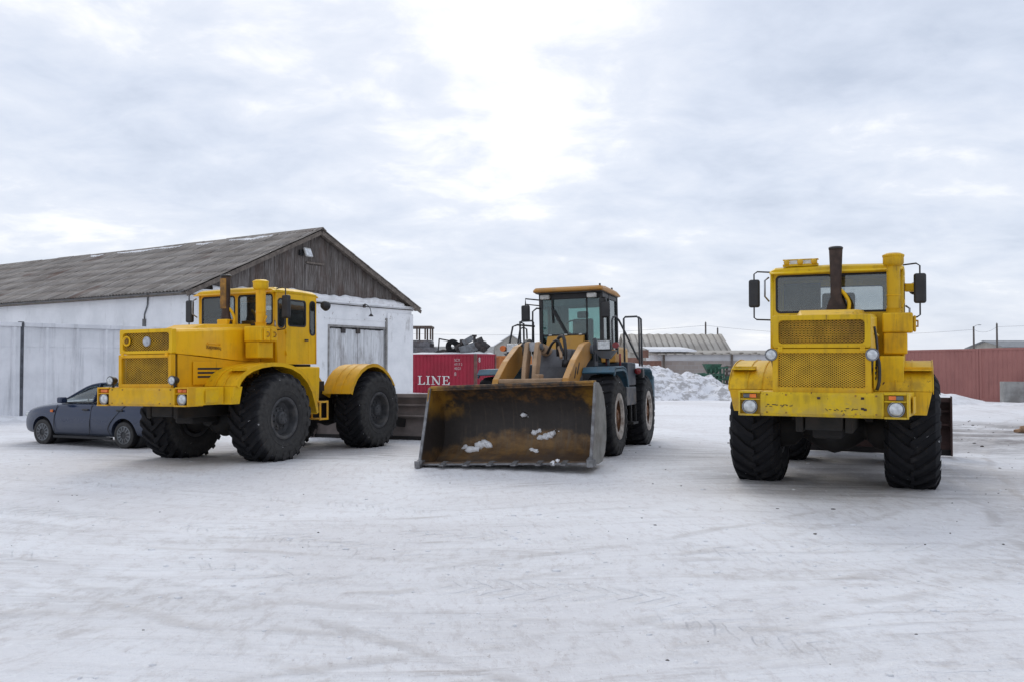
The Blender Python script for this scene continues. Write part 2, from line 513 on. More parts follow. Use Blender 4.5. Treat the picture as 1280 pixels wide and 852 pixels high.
    def build(s, name, mat, parent=None, loc=None, bevel=0.0, sharp=None, seg=2, recalc=True, smooth_all=False):
        if recalc: bmesh.ops.recalc_face_normals(s.bm, faces=s.bm.faces)
        if smooth_all:
            for f in s.bm.faces: f.smooth = True
        me = bpy.data.meshes.new(name)
        s.bm.to_mesh(me); s.bm.free()
        if sharp is not None:
            try: me.set_sharp_from_angle(angle=R_(sharp))
            except Exception: pass
        o = bpy.data.objects.new(name, me)
        for m in (mat if isinstance(mat, (list, tuple)) else [mat]): me.materials.append(m)
        COL.objects.link(o)
        if parent: o.parent = parent
        if loc: o.location = loc
        if bevel:
            b = o.modifiers.new("bevel", 'BEVEL'); b.width = bevel; b.segments = seg; b.limit_method = 'ANGLE'; b.angle_limit = R_(38)
            b.harden_normals = False
        return o


def tag(o, label=None, cat=None, group=None, kind=None):
    if label: o["label"] = label
    if cat: o["category"] = cat
    if group: o["group"] = group
    if kind: o["kind"] = kind
    return o


def empty(name, loc=(0, 0, 0), rot=(0, 0, 0), parent=None):
    o = bpy.data.objects.new(name, None)
    o.empty_display_size = 0.2
    COL.objects.link(o); o.location = loc; o.rotation_euler = rot
    if parent: o.parent = parent
    return o


def inst(src, parent, loc=None, rot=None, scale=None):
    """copy of an object (and its children) sharing mesh data"""
    c = src.copy(); COL.objects.link(c); c.parent = parent
    if loc is not None: c.location = loc
    if rot is not None: c.rotation_euler = rot
    if scale is not None: c.scale = scale
    for ch in list(src.children): inst(ch, c)
    return c


def rrect(u0, u1, v0, v1, r, k=4):
    """rounded rectangle loop, same vertex count for any size"""
    r = min(r, (u1 - u0) / 2.01, (v1 - v0) / 2.01)
    P = []
    for cx, cy, a0 in ((u1 - r, v1 - r, 0), (u0 + r, v1 - r, 90), (u0 + r, v0 + r, 180), (u1 - r, v0 + r, 270)):
        for j in range(k + 1):
            a = R_(a0 + 90 * j / k); P.append((cx + r * math.cos(a), cy + r * math.sin(a)))
    return P


def plate_hole(mb, O, U, V, outer, inner, th):
    """plate with one hole; outer/inner are loops with equal counts in (u,v); O+u*U+v*V, thickness along -N"""
    O, U, V = Vector(O), Vector(U), Vector(V); N = U.cross(V).normalized()
    def ring(loop, d): return [mb.bm.verts.new(O + U * u + V * v - N * d) for u, v in loop]
    a, b, c, d = ring(outer, 0), ring(inner, 0), ring(outer, th), ring(inner, th)
    n = len(a)
    for i in range(n):
        j = (i + 1) % n
        for q in ((a[i], a[j], b[j], b[i]), (b[i], b[j], d[j], d[i]), (d[i], d[j], c[j], c[i]), (c[i], c[j], a[j], a[i])):
            mb.bm.faces.new(q)
    return mb


def pane(mb, O, U, V, loop, d0, th):
    O, U, V = Vector(O), Vector(U), Vector(V); N = U.cross(V).normalized()
    A = [mb.bm.verts.new(O + U * u + V * v - N * d0) for u, v in loop]
    B = [mb.bm.verts.new(O + U * u + V * v - N * (d0 + th)) for u, v in loop]
    n = len(A)
    mb.bm.faces.new(A); mb.bm.faces.new(B[::-1])
    for i in range(n): mb.bm.faces.new((A[i], B[i], B[(i + 1) % n], A[(i + 1) % n]))
    return mb


def window_panel(name, mat, parent, O, U, V, w, h, win, r, th=0.03, gl='glass', outer_r=0.0, zoff=0.0, wname='window'):
    """body panel with one glazed opening: panel > window (rubber gasket) > pane"""
    mb = MB()
    out = rrect(0, w, 0, h, max(outer_r, 0.004))
    inn = rrect(win[0], win[1], win[2], win[3], r)
    plate_hole(mb, O, U, V, out, inn, th)
    p = mb.build(name, mat, parent)
    N = Vector(U).cross(Vector(V)).normalized()
    g = MB()
    e = 0.018
    plate_hole(g, Vector(O) + N * 0.006, U, V, rrect(win[0] - 0.012, win[1] + 0.012, win[2] - 0.012, win[3] + 0.012, r + .01),
               rrect(win[0] + e, win[1] - e, win[2] + e, win[3] - e, max(r - e, .01)), 0.02)
    nf = len(g.bm.faces)
    pane(g, O, U, V, rrect(win[0] + e - .004, win[1] - e + .004, win[2] + e - .004, win[3] - e + .004, max(r - e, .01)), 0.006, 0.006)
    for k, f in enumerate(g.bm.faces):
        if k >= nf: f.material_index = 1
    g.build(wname, [M['rubber_gasket'], M[gl]], p)
    return p


# ================================================================== THE SETTING
_gd = [(rng.uniform(0, 2 * math.pi), rng.uniform(0, 6.28)) for _ in range(40)]


def ground_z(x, y):
    """height of the packed snow: gentle waves, ruts and ripples (numpy arrays)"""
    z = np.zeros_like(x)
    for i, (a, ph) in enumerate(_gd):
        wl_ = 0.35 * 1.17 ** i if i < 24 else 3 + (i - 24) * 1.3
        amp = 0.0016 * wl_ ** 0.55
        z += amp * np.sin(2 * math.pi * (x * math.cos(a) + y * math.sin(a)) / wl_ + ph)
    d = np.hypot(x, y)
    z *= np.clip(d / 5, 0.25, 1.0)
    def swell(cx, cy, rx, ry, h): return h * np.exp(-((x - cx) / rx) ** 2 - ((y - cy) / ry) ** 2)
    return z * 0.8 + swell(6.2, 14.4, 4.6, 5.0, .085) + swell(-4.4, 18.4, 4.5, 4.5, .03) + swell(1.2, 17.2, 3.2, 3.4, .03) + swell(-.1, 15.6, 2.6, 1.7, .085)


def gz(x, y): return float(ground_z(np.array([float(x)]), np.array([float(y)]))[0])


def mk_ground_mat():
    t = NT('packed_snow', 0.7, 0, 0.28)
    n, l = t.n, t.l
    white, grey, brown = (0.88, 0.88, 0.895), (0.70, 0.685, 0.69), (0.50, 0.455, 0.43)
    big = t.noise(0.22, 5, 0.6, dist=0.6)
    c = t.mix(t.step(big, 0.40, 0.62), white, (0.79, 0.775, 0.78))
    # long scrapes left by tyres and the grader blade, in three directions that bend slowly
    warp = t.n.new("ShaderNodeVectorMath"); warp.operation = 'MULTIPLY_ADD'
    nz = t.n.new("ShaderNodeTexNoise"); nz.inputs["Scale"].default_value = 0.06; nz.inputs["Detail"].default_value = 2
    l.new(t.co, nz.inputs["Vector"])
    l.new(nz.outputs["Color"], warp.inputs[0]); warp.inputs[1].default_value = (9, 9, 0); l.new(t.co, warp.inputs[2])
    wco = warp.outputs[0]
    st = []
    for ang, sc, off in ((8, 1.0, 0), (24, 1.5, 7), (62, 1.1, 13)):
        st.append(t.noise(1.0, 6, 0.72, t.map(scale=(0.28 * sc, 3.4 * sc, 1), rot=(0, 0, R_(ang)), loc=(off, off * 2, 0), co=wco)))
    s12 = t.math('MAXIMUM', st[0], t.math('MULTIPLY', st[1], 0.98))
    s3 = t.math('MAXIMUM', s12, t.math('MULTIPLY', st[2], 0.93))
    c = t.mix(t.math('MULTIPLY', t.step(s3, 0.50, 0.72), 0.85), c, grey)
    patch = t.noise(0.33, 4, 0.6, t.map(loc=(11, 4, 0)))
    br = t.math('MULTIPLY', t.step(s3, 0.58, 0.72), t.step(patch, 0.46, 0.64))
    c = t.mix(t.math('MULTIPLY', br, 0.85), c, brown)
    # fine grain of grit
    grit = t.step(t.noise(9, 6, 0.75, t.map(scale=(0.6, 1.4, 1), rot=(0, 0, R_(15)))), 0.60, 0.74)
    c = t.mix(t.math('MULTIPLY', grit, 0.34), c, (0.44, 0.42, 0.41))
    # the driven lane on the right and behind the machines: wet dark snow
    X, Y, Z = t.xyz()
    lane = t.math('SUBTRACT', Y, t.math('ADD', t.math('MULTIPLY', X, -0.35), 29.5))
    wob = t.math('MULTIPLY', t.math('SUBTRACT', t.noise(0.25, 4, 0.6, t.map(loc=(2, 9, 0))), 0.5), 9.0)
    lane = t.math('ADD', lane, wob)
    lm = t.math('MULTIPLY', t.step(t.math('ABSOLUTE', t.math('ADD', lane, 2.5)), 9.5, 2.0), t.step(X, 6.5, 10.5))
    wet = t.noise(1.0, 6, 0.7, t.map(scale=(0.7, 0.8, 1), rot=(0, 0, R_(-14)), loc=(3, 3, 0), co=wco))
    c = t.mix(t.math('MULTIPLY', t.math('MULTIPLY', lm, t.step(wet, 0.32, 0.58)), .95), c, (0.26, 0.24, 0.232))
    c = t.mix(t.math('MULTIPLY', t.math('MULTIPLY', lm, t.step(t.noise(1.0, 6, .75, t.map(scale=(1.6, 5.5, 1), rot=(0, 0, R_(-16)), loc=(8, 2, 0), co=wco)), 0.51, 0.61)), .8), c, (0.16, 0.14, 0.13))
    # contact shade painted into the snow under each vehicle, mixed with churned dirty snow
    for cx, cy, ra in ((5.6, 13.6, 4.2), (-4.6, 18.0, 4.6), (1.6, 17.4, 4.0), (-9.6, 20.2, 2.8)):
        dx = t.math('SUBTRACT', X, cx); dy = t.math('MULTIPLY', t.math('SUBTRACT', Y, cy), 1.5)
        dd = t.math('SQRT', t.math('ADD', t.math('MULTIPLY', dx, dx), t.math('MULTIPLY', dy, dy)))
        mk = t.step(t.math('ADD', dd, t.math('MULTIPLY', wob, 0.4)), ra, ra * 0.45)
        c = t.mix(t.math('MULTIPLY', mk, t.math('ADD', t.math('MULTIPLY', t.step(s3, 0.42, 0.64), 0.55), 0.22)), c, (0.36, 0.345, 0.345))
    # chevron prints of tractor tyres along wide arcs
    bumpy = None
    for cx, cy, rad, w, dk in ((6.0, 41.0, 34.3, 0.36, .45), (6.0, 41.0, 32.2, 0.36, .28), (-14, -10.0, 22.5, .35, .34), (-14, -10.0, 24.7, .35, .22), (22, -2.0, 16.2, .36, .36), (30, 22.0, 19.5, .36, .4)):
        dx = t.math('SUBTRACT', X, cx); dy = t.math('SUBTRACT', Y, cy)
        rr = t.math('SUBTRACT', t.math('SQRT', t.math('ADD', t.math('MULTIPLY', dx, dx), t.math('MULTIPLY', dy, dy))), rad)
        ang = t.math('MULTIPLY', t.math('ARCTAN2', dy, dx), rad)
        ar = t.math('ABSOLUTE', rr)
        mask = t.math('MULTIPLY', t.math('MULTIPLY', t.step(ar, w, w - 0.16), t.step(t.noise(0.55, 3, 0.6, t.map(loc=(rad, cx, 0))), 0.44, 0.62)), t.step(t.noise(2.6, 4, 0.7, t.map(loc=(cx, rad, 0))), 0.36, 0.56))
        pat = t.step(t.math('SINE', t.math('MULTIPLY', t.math('ADD', t.math('ADD', ang, t.math('MULTIPLY', t.noise(2.2, 3), 0.22)), t.math('MULTIPLY', ar, 0.9)), 25.0)), -0.3, 0.5)
        c = t.mix(t.math('MULTIPLY', mask, t.math('ADD', t.math('MULTIPLY', pat, dk * .38), dk * 0.14)), c, (0.52, 0.50, 0.49))
        h = t.math('MULTIPLY', mask, t.math('SUBTRACT', 0.2, pat))
        bumpy = h if bumpy is None else t.math('ADD', bumpy, h)
    fine = t.noise(1.0, 6, 0.78, t.map(scale=(7.5, 3.4, 1), rot=(0, 0, R_(10)), co=wco))
    c = t.mix(t.math('MULTIPLY', t.step(fine, .49, .66), .48), c, (0.58, 0.535, 0.52))
    fine2 = t.noise(1.0, 6, 0.78, t.map(scale=(15, 6, 1), rot=(0, 0, R_(-12)), loc=(5, 1, 0), co=wco))
    c = t.mix(t.math('MULTIPLY', t.math('MULTIPLY', t.step(fine2, .53, .68), t.math('SUBTRACT', 1.0, t.math('MULTIPLY', lm, .9))), .55), c, (0.95, 0.95, 0.955))
    grit2 = t.noise(1.0, 6, 0.8, t.map(scale=(22, 9, 1), rot=(0, 0, R_(20)), loc=(1, 7, 0)))
    c = t.mix(t.math('MULTIPLY', t.step(grit2, .575, .70), t.step(patch, .38, .62)), c, (0.40, 0.355, 0.335))
    # ruts: pairs of long wheel tracks with dirty rims
    for cx, cy, rad in ((6.0, 41.0, 35.4), (6.0, 41.0, 33.2), (-14, -10.0, 20.3), (40, -22, 38.5), (40, -22, 40.7), (16.5, 30, 17.3), (16.5, 30, 15.2), (62.4, -9.9, 60.0), (62.4, -9.9, 60.02), (62.4, -9.9, 58.4), (62.4, -9.9, 58.42), (-18.5, 40.7, 39.7), (-18.5, 40.7, 37.6), (-18.5, 40.7, 42.0)):
        dx = t.math('SUBTRACT', X, cx); dy = t.math('SUBTRACT', Y, cy)
        rr = t.math('SUBTRACT', t.math('SQRT', t.math('ADD', t.math('MULTIPLY', dx, dx), t.math('MULTIPLY', dy, dy))), rad)
        ar = t.math('ABSOLUTE', t.math('ADD', rr, t.math('MULTIPLY', t.math('SUBTRACT', t.noise(.7, 4, .6, t.map(loc=(rad, 0, 0))), .5), .5)))
        bandm = t.math('MULTIPLY', t.step(ar, .42, .22), t.step(t.noise(.4, 4, .65, t.map(loc=(cx, rad, 0))), .40, .60))
        rim_ = t.math('MULTIPLY', t.math('MULTIPLY', t.step(ar, .22, .30), t.step(ar, .44, .34)), t.step(t.noise(1.1, 5, .7, t.map(loc=(rad, cy, 0))), .42, .62))
        c = t.mix(t.math('MULTIPLY', bandm, t.math('ADD', .17, t.math('MULTIPLY', t.step(fine, .45, .6), .34))), c, (0.60, 0.575, 0.565))
        c = t.mix(t.math('MULTIPLY', rim_, .42), c, (0.50, 0.465, 0.445))
        bumpy = t.math('ADD', bumpy, t.math('MULTIPLY', bandm, -.5)); bumpy = t.math('ADD', bumpy, t.math('MULTIPLY', rim_, .4))
    t.color(c)
    hgt = t.math('ADD', t.math('MULTIPLY', s3, 1.5), t.math('MULTIPLY', t.noise(5, 6, 0.65), 0.55))
    hgt = t.math('ADD', hgt, t.math('MULTIPLY', bumpy, 0.8))
    hgt = t.math('ADD', hgt, t.math('MULTIPLY', t.noise(28, 3), 0.12))
    hgt = t.math('ADD', hgt, t.math('ADD', t.math('MULTIPLY', t.math('ADD', fine, fine2), 0.45), t.math('MULTIPLY', t.noise(13, 6, .75), 0.6)))
    t.bump(hgt, 0.7, 0.05)
    t.set(t.b.inputs["Roughness"], t.math('ADD', 0.5, t.math('MULTIPLY', big, 0.35)))
    return t.m


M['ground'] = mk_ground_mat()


def mk_ground():
    front = np.linspace(-48, 48, 400); back = np.linspace(48, 312, 70)[1:-1]
    ang = np.radians(np.concatenate([front, back]))
    rad = [0.0]
    r = 1.2
    while r < 1500: rad.append(r); r *= 1.0125 if r < 70 else 1.08
    rad = np.array(rad[1:])
    A, Rr = np.meshgrid(ang, rad)
    X, Y = Rr * np.sin(A), Rr * np.cos(A)
    Z = ground_z(X, Y)
    nr, na = X.shape
    co = np.stack([X, Y, Z], -1).reshape(-1, 3)
    co = np.concatenate([co, [[0, 0, 0]]])
    idx = np.arange(nr * na).reshape(nr, na)
    a, b = idx[:-1], idx[1:]
    q = np.stack([a, b, np.roll(b, -1, 1), np.roll(a, -1, 1)], -1).reshape(-1, 4)
    faces = [tuple(int(v) for v in f) for f in q] + [(nr * na, int(idx[0, k]), int(idx[0, (k + 1) % na])) for k in range(na)]
    me = bpy.data.meshes.new("ground"); me.from_pydata([tuple(c) for c in co], [], faces); me.update()
    bm = bmesh.new(); bm.from_mesh(me); bmesh.ops.recalc_face_normals(bm, faces=bm.faces)
    up = sum(f.normal.z for f in list(bm.faces)[:200])
    if up < 0: bmesh.ops.reverse_faces(bm, faces=bm.faces)
    for f in bm.faces: f.smooth = True
    bm.to_mesh(me); bm.free()
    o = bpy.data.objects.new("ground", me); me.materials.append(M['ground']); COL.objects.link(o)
    tag(o, "packed snow of the open yard with tyre tracks", None, None, "structure")


mk_ground()


def snow_bank(name, outline_fn, x0, x1, y0, y1, nx, ny, mat, label, seed=0, amp=0.2, origin=(0, 0), rot=0.0, crisp=1.0):
    """heightfield heap that sinks under the ground at its rim"""
    mb = MB(); P = []
    c, s = math.cos(rot), math.sin(rot)
    for j in range(ny):
        row = []
        for i in range(nx):
            u = x0 + (x1 - x0) * i / (nx - 1); v = y0 + (y1 - y0) * j / (ny - 1)
            h = outline_fn(u, v)
            k = min(max(h, 0) / 0.5, 1)
            p = Vector((u * 0.9 + seed * 7, v * 0.9, 0))
            h += k * amp * (mnoise.noise(p) * 1.2 + mnoise.noise(p * 2.3) * .7 + crisp * abs(mnoise.noise(p * 4.9)) * .45 + mnoise.noise(p * 10) * .16)
            row.append((origin[0] + u * c - v * s, origin[1] + u * s + v * c, h - 0.12))
        P.append(row)
    mb.grid(P)
    o = mb.build(name, mat, recalc=True)
    me = o.data
    if sum(p.normal.z for p in me.polygons) < 0: me.flip_normals()
    return tag(o, label, "snow pile")


def hump(u, v, cu, cv, ru, rv, h, p=1.6):
    d = ((u - cu) / ru) ** 2 + ((v - cv) / rv) ** 2
    return h * max(0.0, 1 - d) ** p if d < 1 else 0.0


# ploughed heap behind the loader: steep dirty side towards the yard
def pile1(u, v):
    h = max(hump(u, v, 5.5, 48.2, 4.9, 3.4, 2.05, 0.8), hump(u, v, 8.6, 48.6, 4.2, 3.6, 1.45, .8),
            hump(u, v, 12.0, 48.0, 5.0, 3.4, .86, .75), hump(u, v, 17, 48, 6, 3.0, .75, .8), hump(u, v, 8.4, 46.6, 2.6, 2.2, .95), hump(u, v, 6.3, 45.8, 2.2, 2.0, .75))
    return h - 0.02
snow_bank("snow_pile", pile1, -0.5, 23.5, 43, 53, 190, 80, M['snow'], "long ploughed snow heap with a dirty broken face behind the blue loader", 1, 0.28)


def pile2(u, v):
    return max(hump(u, v, 16.6, 41.5, 5.0, 3.2, .98, .8), hump(u, v, 19.0, 41.2, 3.6, 2.2, .62, .9), hump(u, v, 24, 39.8, 6, 1.6, .26, .9)) - 0.02
snow_bank("snow_pile", pile2, 7, 31, 36.5, 46, 150, 60, M['snow_clean'], "smooth clean snow bank against the brownish red containers", 2, 0.10, crisp=.3)


def bank_f(u, v):
    return hump(u, v, 0, 0, 7.5, 1.3, 0.30, 1.0) - 0.02
snow_bank("snow_pile", bank_f, -8, 7.6, -1.5, 1.0, 80, 20, M['snow_clean'], "low snow drift along the foot of the pale concrete fence", 3, 0.10, (-16.9, 27.6), math.atan2(.768, .64), crisp=.2)

# ------------------------------------------------------------------ white building
PA, EV = np.array([-12.07, 33.0]), np.array([7.085, 10.933])
GW = float(np.hypot(*EV)); EV = EV / GW                      # gable runs from PA along EV, width GW
NV = np.array([-EV[1], EV[0]])                                # away along the long wall
BL, EAVE, RIDGE = 62.0, 4.54, 7.60
bld = empty("white_building", (PA[0], PA[1], 0), (0, 0, math.atan2(EV[1], EV[0])))
tag(bld, "long whitewashed barn with a grey corrugated roof and dark plank gable", "barn")
# local frame: x along the gable (0..GW), y along the long wall (0..BL)


def mk_whitewash():
    t = NT('whitewashed_brick', 0.92, 0, 0.2)
    c = t.mix(t.step(t.noise(0.8, 6, 0.65), 0.35, 0.7), (0.86, 0.865, 0.875), (0.74, 0.75, 0.765))
    br = t.n.new("ShaderNodeTexBrick")
    br.inputs["Scale"].default_value = 1.0
    br.inputs["Brick Width"].default_value = 0.26; br.inputs["Row Height"].default_value = 0.078
    br.inputs["Mortar Size"].default_value = 0.006
    X, Y, Z = t.xyz()
    cm = t.n.new("ShaderNodeCombineXYZ"); t.l.new(t.math('ADD', X, Y), cm.inputs[0]); t.l.new(Z, cm.inputs[1])
    t.l.new(cm.outputs[0], br.inputs["Vector"])
    dirt = t.math('MULTIPLY', t.step(t.noise(1.6, 6, 0.7, t.map(scale=(1, 1, .35), loc=(3, 1, 2))), 0.56, 0.72), 0.7)
    c = t.mix(dirt, c, (0.42, 0.41, 0.40))
    chip = t.math('MULTIPLY', t.step(t.noise(5, 6, 0.75), 0.60, 0.66), t.step(Z, 3.2, 4.1))
    c = t.mix(t.math('MULTIPLY', chip, 0.7), c, (0.30, 0.25, 0.22))
    c = t.mix(t.math('MULTIPLY', t.step(Z, 0.7, 0.1), t.math('MULTIPLY', t.noise(2.5, 5, .7), 0.8)), c, (0.33, 0.32, 0.31))
    t.color(c)
    t.bump(t.math('ADD', t.math('MULTIPLY', br.outputs["Fac"], -0.5), t.math('MULTIPLY', t.noise(14, 4), 0.6)), 0.35, 0.012)
    return t.m


def mk_render_wall():
    t = NT('limewashed_render', 0.92, 0, 0.2)
    c = t.mix(t.step(t.noise(0.55, 6, 0.62), 0.32, 0.7), (0.83, 0.835, 0.855), (0.70, 0.71, 0.73))
    c = t.mix(t.math('MULTIPLY', t.step(t.noise(1.3, 6, 0.7, t.map(scale=(1, 1, .4), loc=(9, 1, 2))), 0.55, 0.75), 0.4), c, (0.38, 0.375, 0.37))
    t.color(c)
    t.bump(t.noise(9, 5), 0.3, 0.015)
    return t.m


M['whitewash'], M['limewash'] = mk_whitewash(), mk_render_wall()
TH = 0.45
GX0, GX1, GZ = 7.33, 11.06, 3.47
gw = MB()      # gable wall butted round the gate opening
gw.box((0, 0, -.2), (GX0, TH, EAVE)); gw.box((GX1, 0, -.2), (GW, TH, EAVE)); gw.box((GX0, 0, GZ), (GX1, TH, EAVE))
gw.box((GX1 + .10, -.06, -.2), (GW + .05, -.002, EAVE - .28))
gw.build('gable_wall', M['whitewash'], bld, bevel=.012)
MB().box((-.06, -.07, EAVE - .13), (GW + .06, -.002, EAVE)).box((-.1, -.12, EAVE + .002), (GW + .1, TH, EAVE + .10)).build('cornice', M['whitewash'], bld, bevel=.01)
MB().box((0, TH + .002, -.2), (TH, BL, EAVE)).build('long_wall', M['limewash'], bld)
MB().box((GW - TH, TH + .002, -.2), (GW, BL, EAVE)).box((TH + .002, BL - TH, -.2), (GW - TH - .002, BL, EAVE)).build('long_wall', M['limewash'], bld)


def mk_planks(name, c1, c2, c3, width=0.16):
    t = NT(name, 0.9, 0, 0.2)
    X, Y, Z = t.xyz()
    cell = t.math('FLOOR', t.math('DIVIDE', X, width))
    wn_ = t.n.new("ShaderNodeTexWhiteNoise"); wn_.noise_dimensions = '1D'; t.l.new(cell, wn_.inputs["W"])
    grain = t.noise(1.0, 6, 0.7, t.map(scale=(26, 26, 1.6)))
    c = t.mix(wn_.outputs["Value"], c1, c2)
    c = t.mix(t.math('MULTIPLY', t.step(grain, 0.44, 0.66), 0.7), c, c3)
    c = t.mix(t.math('MULTIPLY', t.step(t.noise(0.7, 5, .65, t.map(scale=(1.2, 1, .6), loc=(2, 0, 5))), .47, .68), .6), c, (0.085, 0.052, 0.040))
    t.color(c)
    t.bump(grain, 0.5, 0.006)
    return t.m


M['gable_planks'] = mk_planks('gable_planks', (0.082, 0.068, 0.060), (0.150, 0.132, 0.122), (0.29, 0.275, 0.265))
M['gate_planks'] = mk_planks('gate_planks', (0.62, 0.63, 0.645), (0.74, 0.75, 0.765), (0.36, 0.355, 0.35), 0.135)


def roof_z(x): return EAVE + 0.10 + (RIDGE - EAVE - .1) * (1 - abs(x - GW / 2) / (GW / 2))


gp = MB(); x = 0.12
while x < GW - .14:
    w = random.uniform(0.12, 0.19); x2 = min(x + w - .006, GW - .12)
    off = random.uniform(0, .022)
    zt0, zt1 = roof_z(x) - .06, roof_z(x2) - .06
    b0 = EAVE + .104
    if min(zt0, zt1) > b0 + .02:
        v = [gp.bm.verts.new(p) for p in ((x, .06 + off, b0), (x2, .06 + off, b0), (x2, .06 + off, zt1), (x, .06 + off, zt0), (x, .1 + off, b0), (x2, .1 + off, b0), (x2, .1 + off, zt1), (x, .1 + off, zt0))]
        for q in ((0, 1, 2, 3), (7, 6, 5, 4), (0, 4, 5, 1), (1, 5, 6, 2), (2, 6, 7, 3), (3, 7, 4, 0)): gp.bm.faces.new([v[i] for i in q])
    x += w
gp.build('gable_boarding', M['gable_planks'], bld)
MB().prism([(.2, EAVE + .1), (GW - .2, EAVE + .1), (GW / 2, RIDGE - .12)], 1, .14, .17).build('gable_backing', M['black_metal'], bld)
# hatch in the boarding
hs = on_line(392, PA, EV)
ht = MB(); ht.box((hs - .48, .025, EAVE + .45), (hs + .48, .055, EAVE + 1.55))
ht.build('loft_hatch', M['gable_planks'], bld, bevel=.006)
MB().box((hs - .45, .0, EAVE + 1.60), (hs + .62, .056, EAVE + 1.68)).build('hatch_lintel', M['wood_grey'], bld)


def mk_roofmat():
    t = NT('asbestos_sheet', 0.92, 0, 0.15)
    c = t.mix(t.step(t.noise(0.35, 5, 0.62), 0.35, 0.68), (0.24, 0.215, 0.192), (0.345, 0.312, 0.282))
    st = t.noise(1.0, 6, 0.7, t.map(scale=(0.5, 5, 0.5)))
    X, Y, Z = t.xyz()
    yc = t.math('DIVIDE', t.math('ADD', Y, t.math('MULTIPLY', t.math('SUBTRACT', t.noise(.8, 3), .5), .3)), 1.1)
    wn2 = t.n.new("ShaderNodeTexWhiteNoise"); wn2.noise_dimensions = '2D'
    cc2 = t.n.new("ShaderNodeCombineXYZ"); t.l.new(t.math('FLOOR', yc), cc2.inputs[0]); t.l.new(t.math('FLOOR', t.math('DIVIDE', X, .98)), cc2.inputs[1]); t.l.new(cc2.outputs[0], wn2.inputs["Vector"])
    c = t.mix(.38, c, t.mix(wn2.outputs["Value"], (0.19, 0.166, 0.148), (0.39, 0.36, 0.33)))
    fr_ = t.math('FRACT', yc)
    c = t.mix(t.math('MULTIPLY', t.step(fr_, .86, .97), .65), c, (0.44, 0.42, 0.40))
    c = t.mix(t.math('MULTIPLY', t.step(fr_, .08, .0), .8), c, (0.07, 0.062, 0.056))
    c = t.mix(t.math('MULTIPLY', t.step(st, 0.47, 0.68), 0.6), c, (0.10, 0.088, 0.080))
    c = t.mix(t.math('MULTIPLY', t.step(t.noise(2.6, 6, .75, t.map(loc=(3, 8, 1))), .55, .68), .65), c, (0.40, 0.38, 0.36))
    c = t.mix(t.math('MULTIPLY', t.step(t.noise(0.5, 4, .6, t.map(loc=(13, 18, 1))), .60, .72), .6), c, (0.14, 0.075, 0.055))
    t.color(c)
    t.bump(t.noise(16, 4), 0.35, 0.01)
    return t.m


M['roof_sheet'] = mk_roofmat()
OV, GO = 0.34, 0.38          # eave and gable overhang
for side in (0, 1):
    rf = MB(); rows = 7
    halfw = GW / 2 + OV
    slope = (RIDGE - EAVE - .1) / (GW / 2)
    ys = np.concatenate([np.arange(-GO, 24, 0.05), np.arange(24.05, BL + .3, 0.1)])
    for r in range(rows):
        top, bot = [], []
        a0, a1 = r / rows, (r + 1) / rows + (0.012 if r < rows - 1 else 0)
        rs = random.Random(r * 5 + side)
        for k, yv in enumerate(ys):
            wv = 0.036 * math.sin(yv / 0.2 * 2 * math.pi)
            sh = int(yv / 1.1); jit = (((sh * 73 + r * 131) % 17) / 17 - .5) * 0.03
            def P(a, lift):
                d = halfw * a
                xx = GW / 2 - d if side == 0 else GW / 2 + d
                return (xx, yv, RIDGE - d * slope + wv + lift)
            bot.append((P(a0, 0.03 + (0 if r else .02)), P(a1 + jit * .25, 0.045 + jit * .6)))
        rf.grid([[p[0] for p in bot], [p[1] for p in bot]], smooth=True)
    o = rf.build('roof', M['roof_sheet'], bld)
    sd = o.modifiers.new('thick', 'SOLIDIFY'); sd.thickness = 0.012; sd.offset = -1
# ridge cap and barge boards
sl = (RIDGE - EAVE - .1) / (GW / 2)
rc = MB()
for k in range(40):
    y0 = -GO - .03 + k * 1.58; j = random.uniform(-.02, .02)
    rc.prism([(GW / 2 - .22, RIDGE - .02 + j), (GW / 2, RIDGE + .125 + j), (GW / 2 + .22, RIDGE - .02 + j), (GW / 2 + .2, RIDGE - .045 + j), (GW / 2, RIDGE + .095 + j), (GW / 2 - .2, RIDGE - .045 + j)], 1, y0, y0 + 1.56)
rc.build('ridge_cap', M['roof_sheet'], bld)
for sgn in (-1, 1):
    e0 = (GW / 2 + sgn * .02, -GO + .05, RIDGE - .10); e1 = (GW / 2 + sgn * (GW / 2 + OV), -GO + .05, RIDGE - .10 - (GW / 2 + OV) * sl)
    MB().bar(e0, e1, .035, .17, up=(0, 0, 1)).build('barge_board', M['wood_grey'], bld)
# soffit boards under the gable overhang
for sgn in (-1, 1):
    MB().bar((GW / 2 + sgn * .05, -GO / 2 + .06, RIDGE - .06), (GW / 2 + sgn * (GW / 2 + OV - .05), -GO / 2 + .06, RIDGE - .06 - (GW / 2 + OV - .05) * sl), GO - .03, .02, up=(0, 0, 1)).build('soffit', M['wood_grey'], bld)
MB().box((-OV + .06, -GO + .2, EAVE - .14), (-.002, BL, EAVE - .1)).build('eave_board', M['wood_grey'], bld)
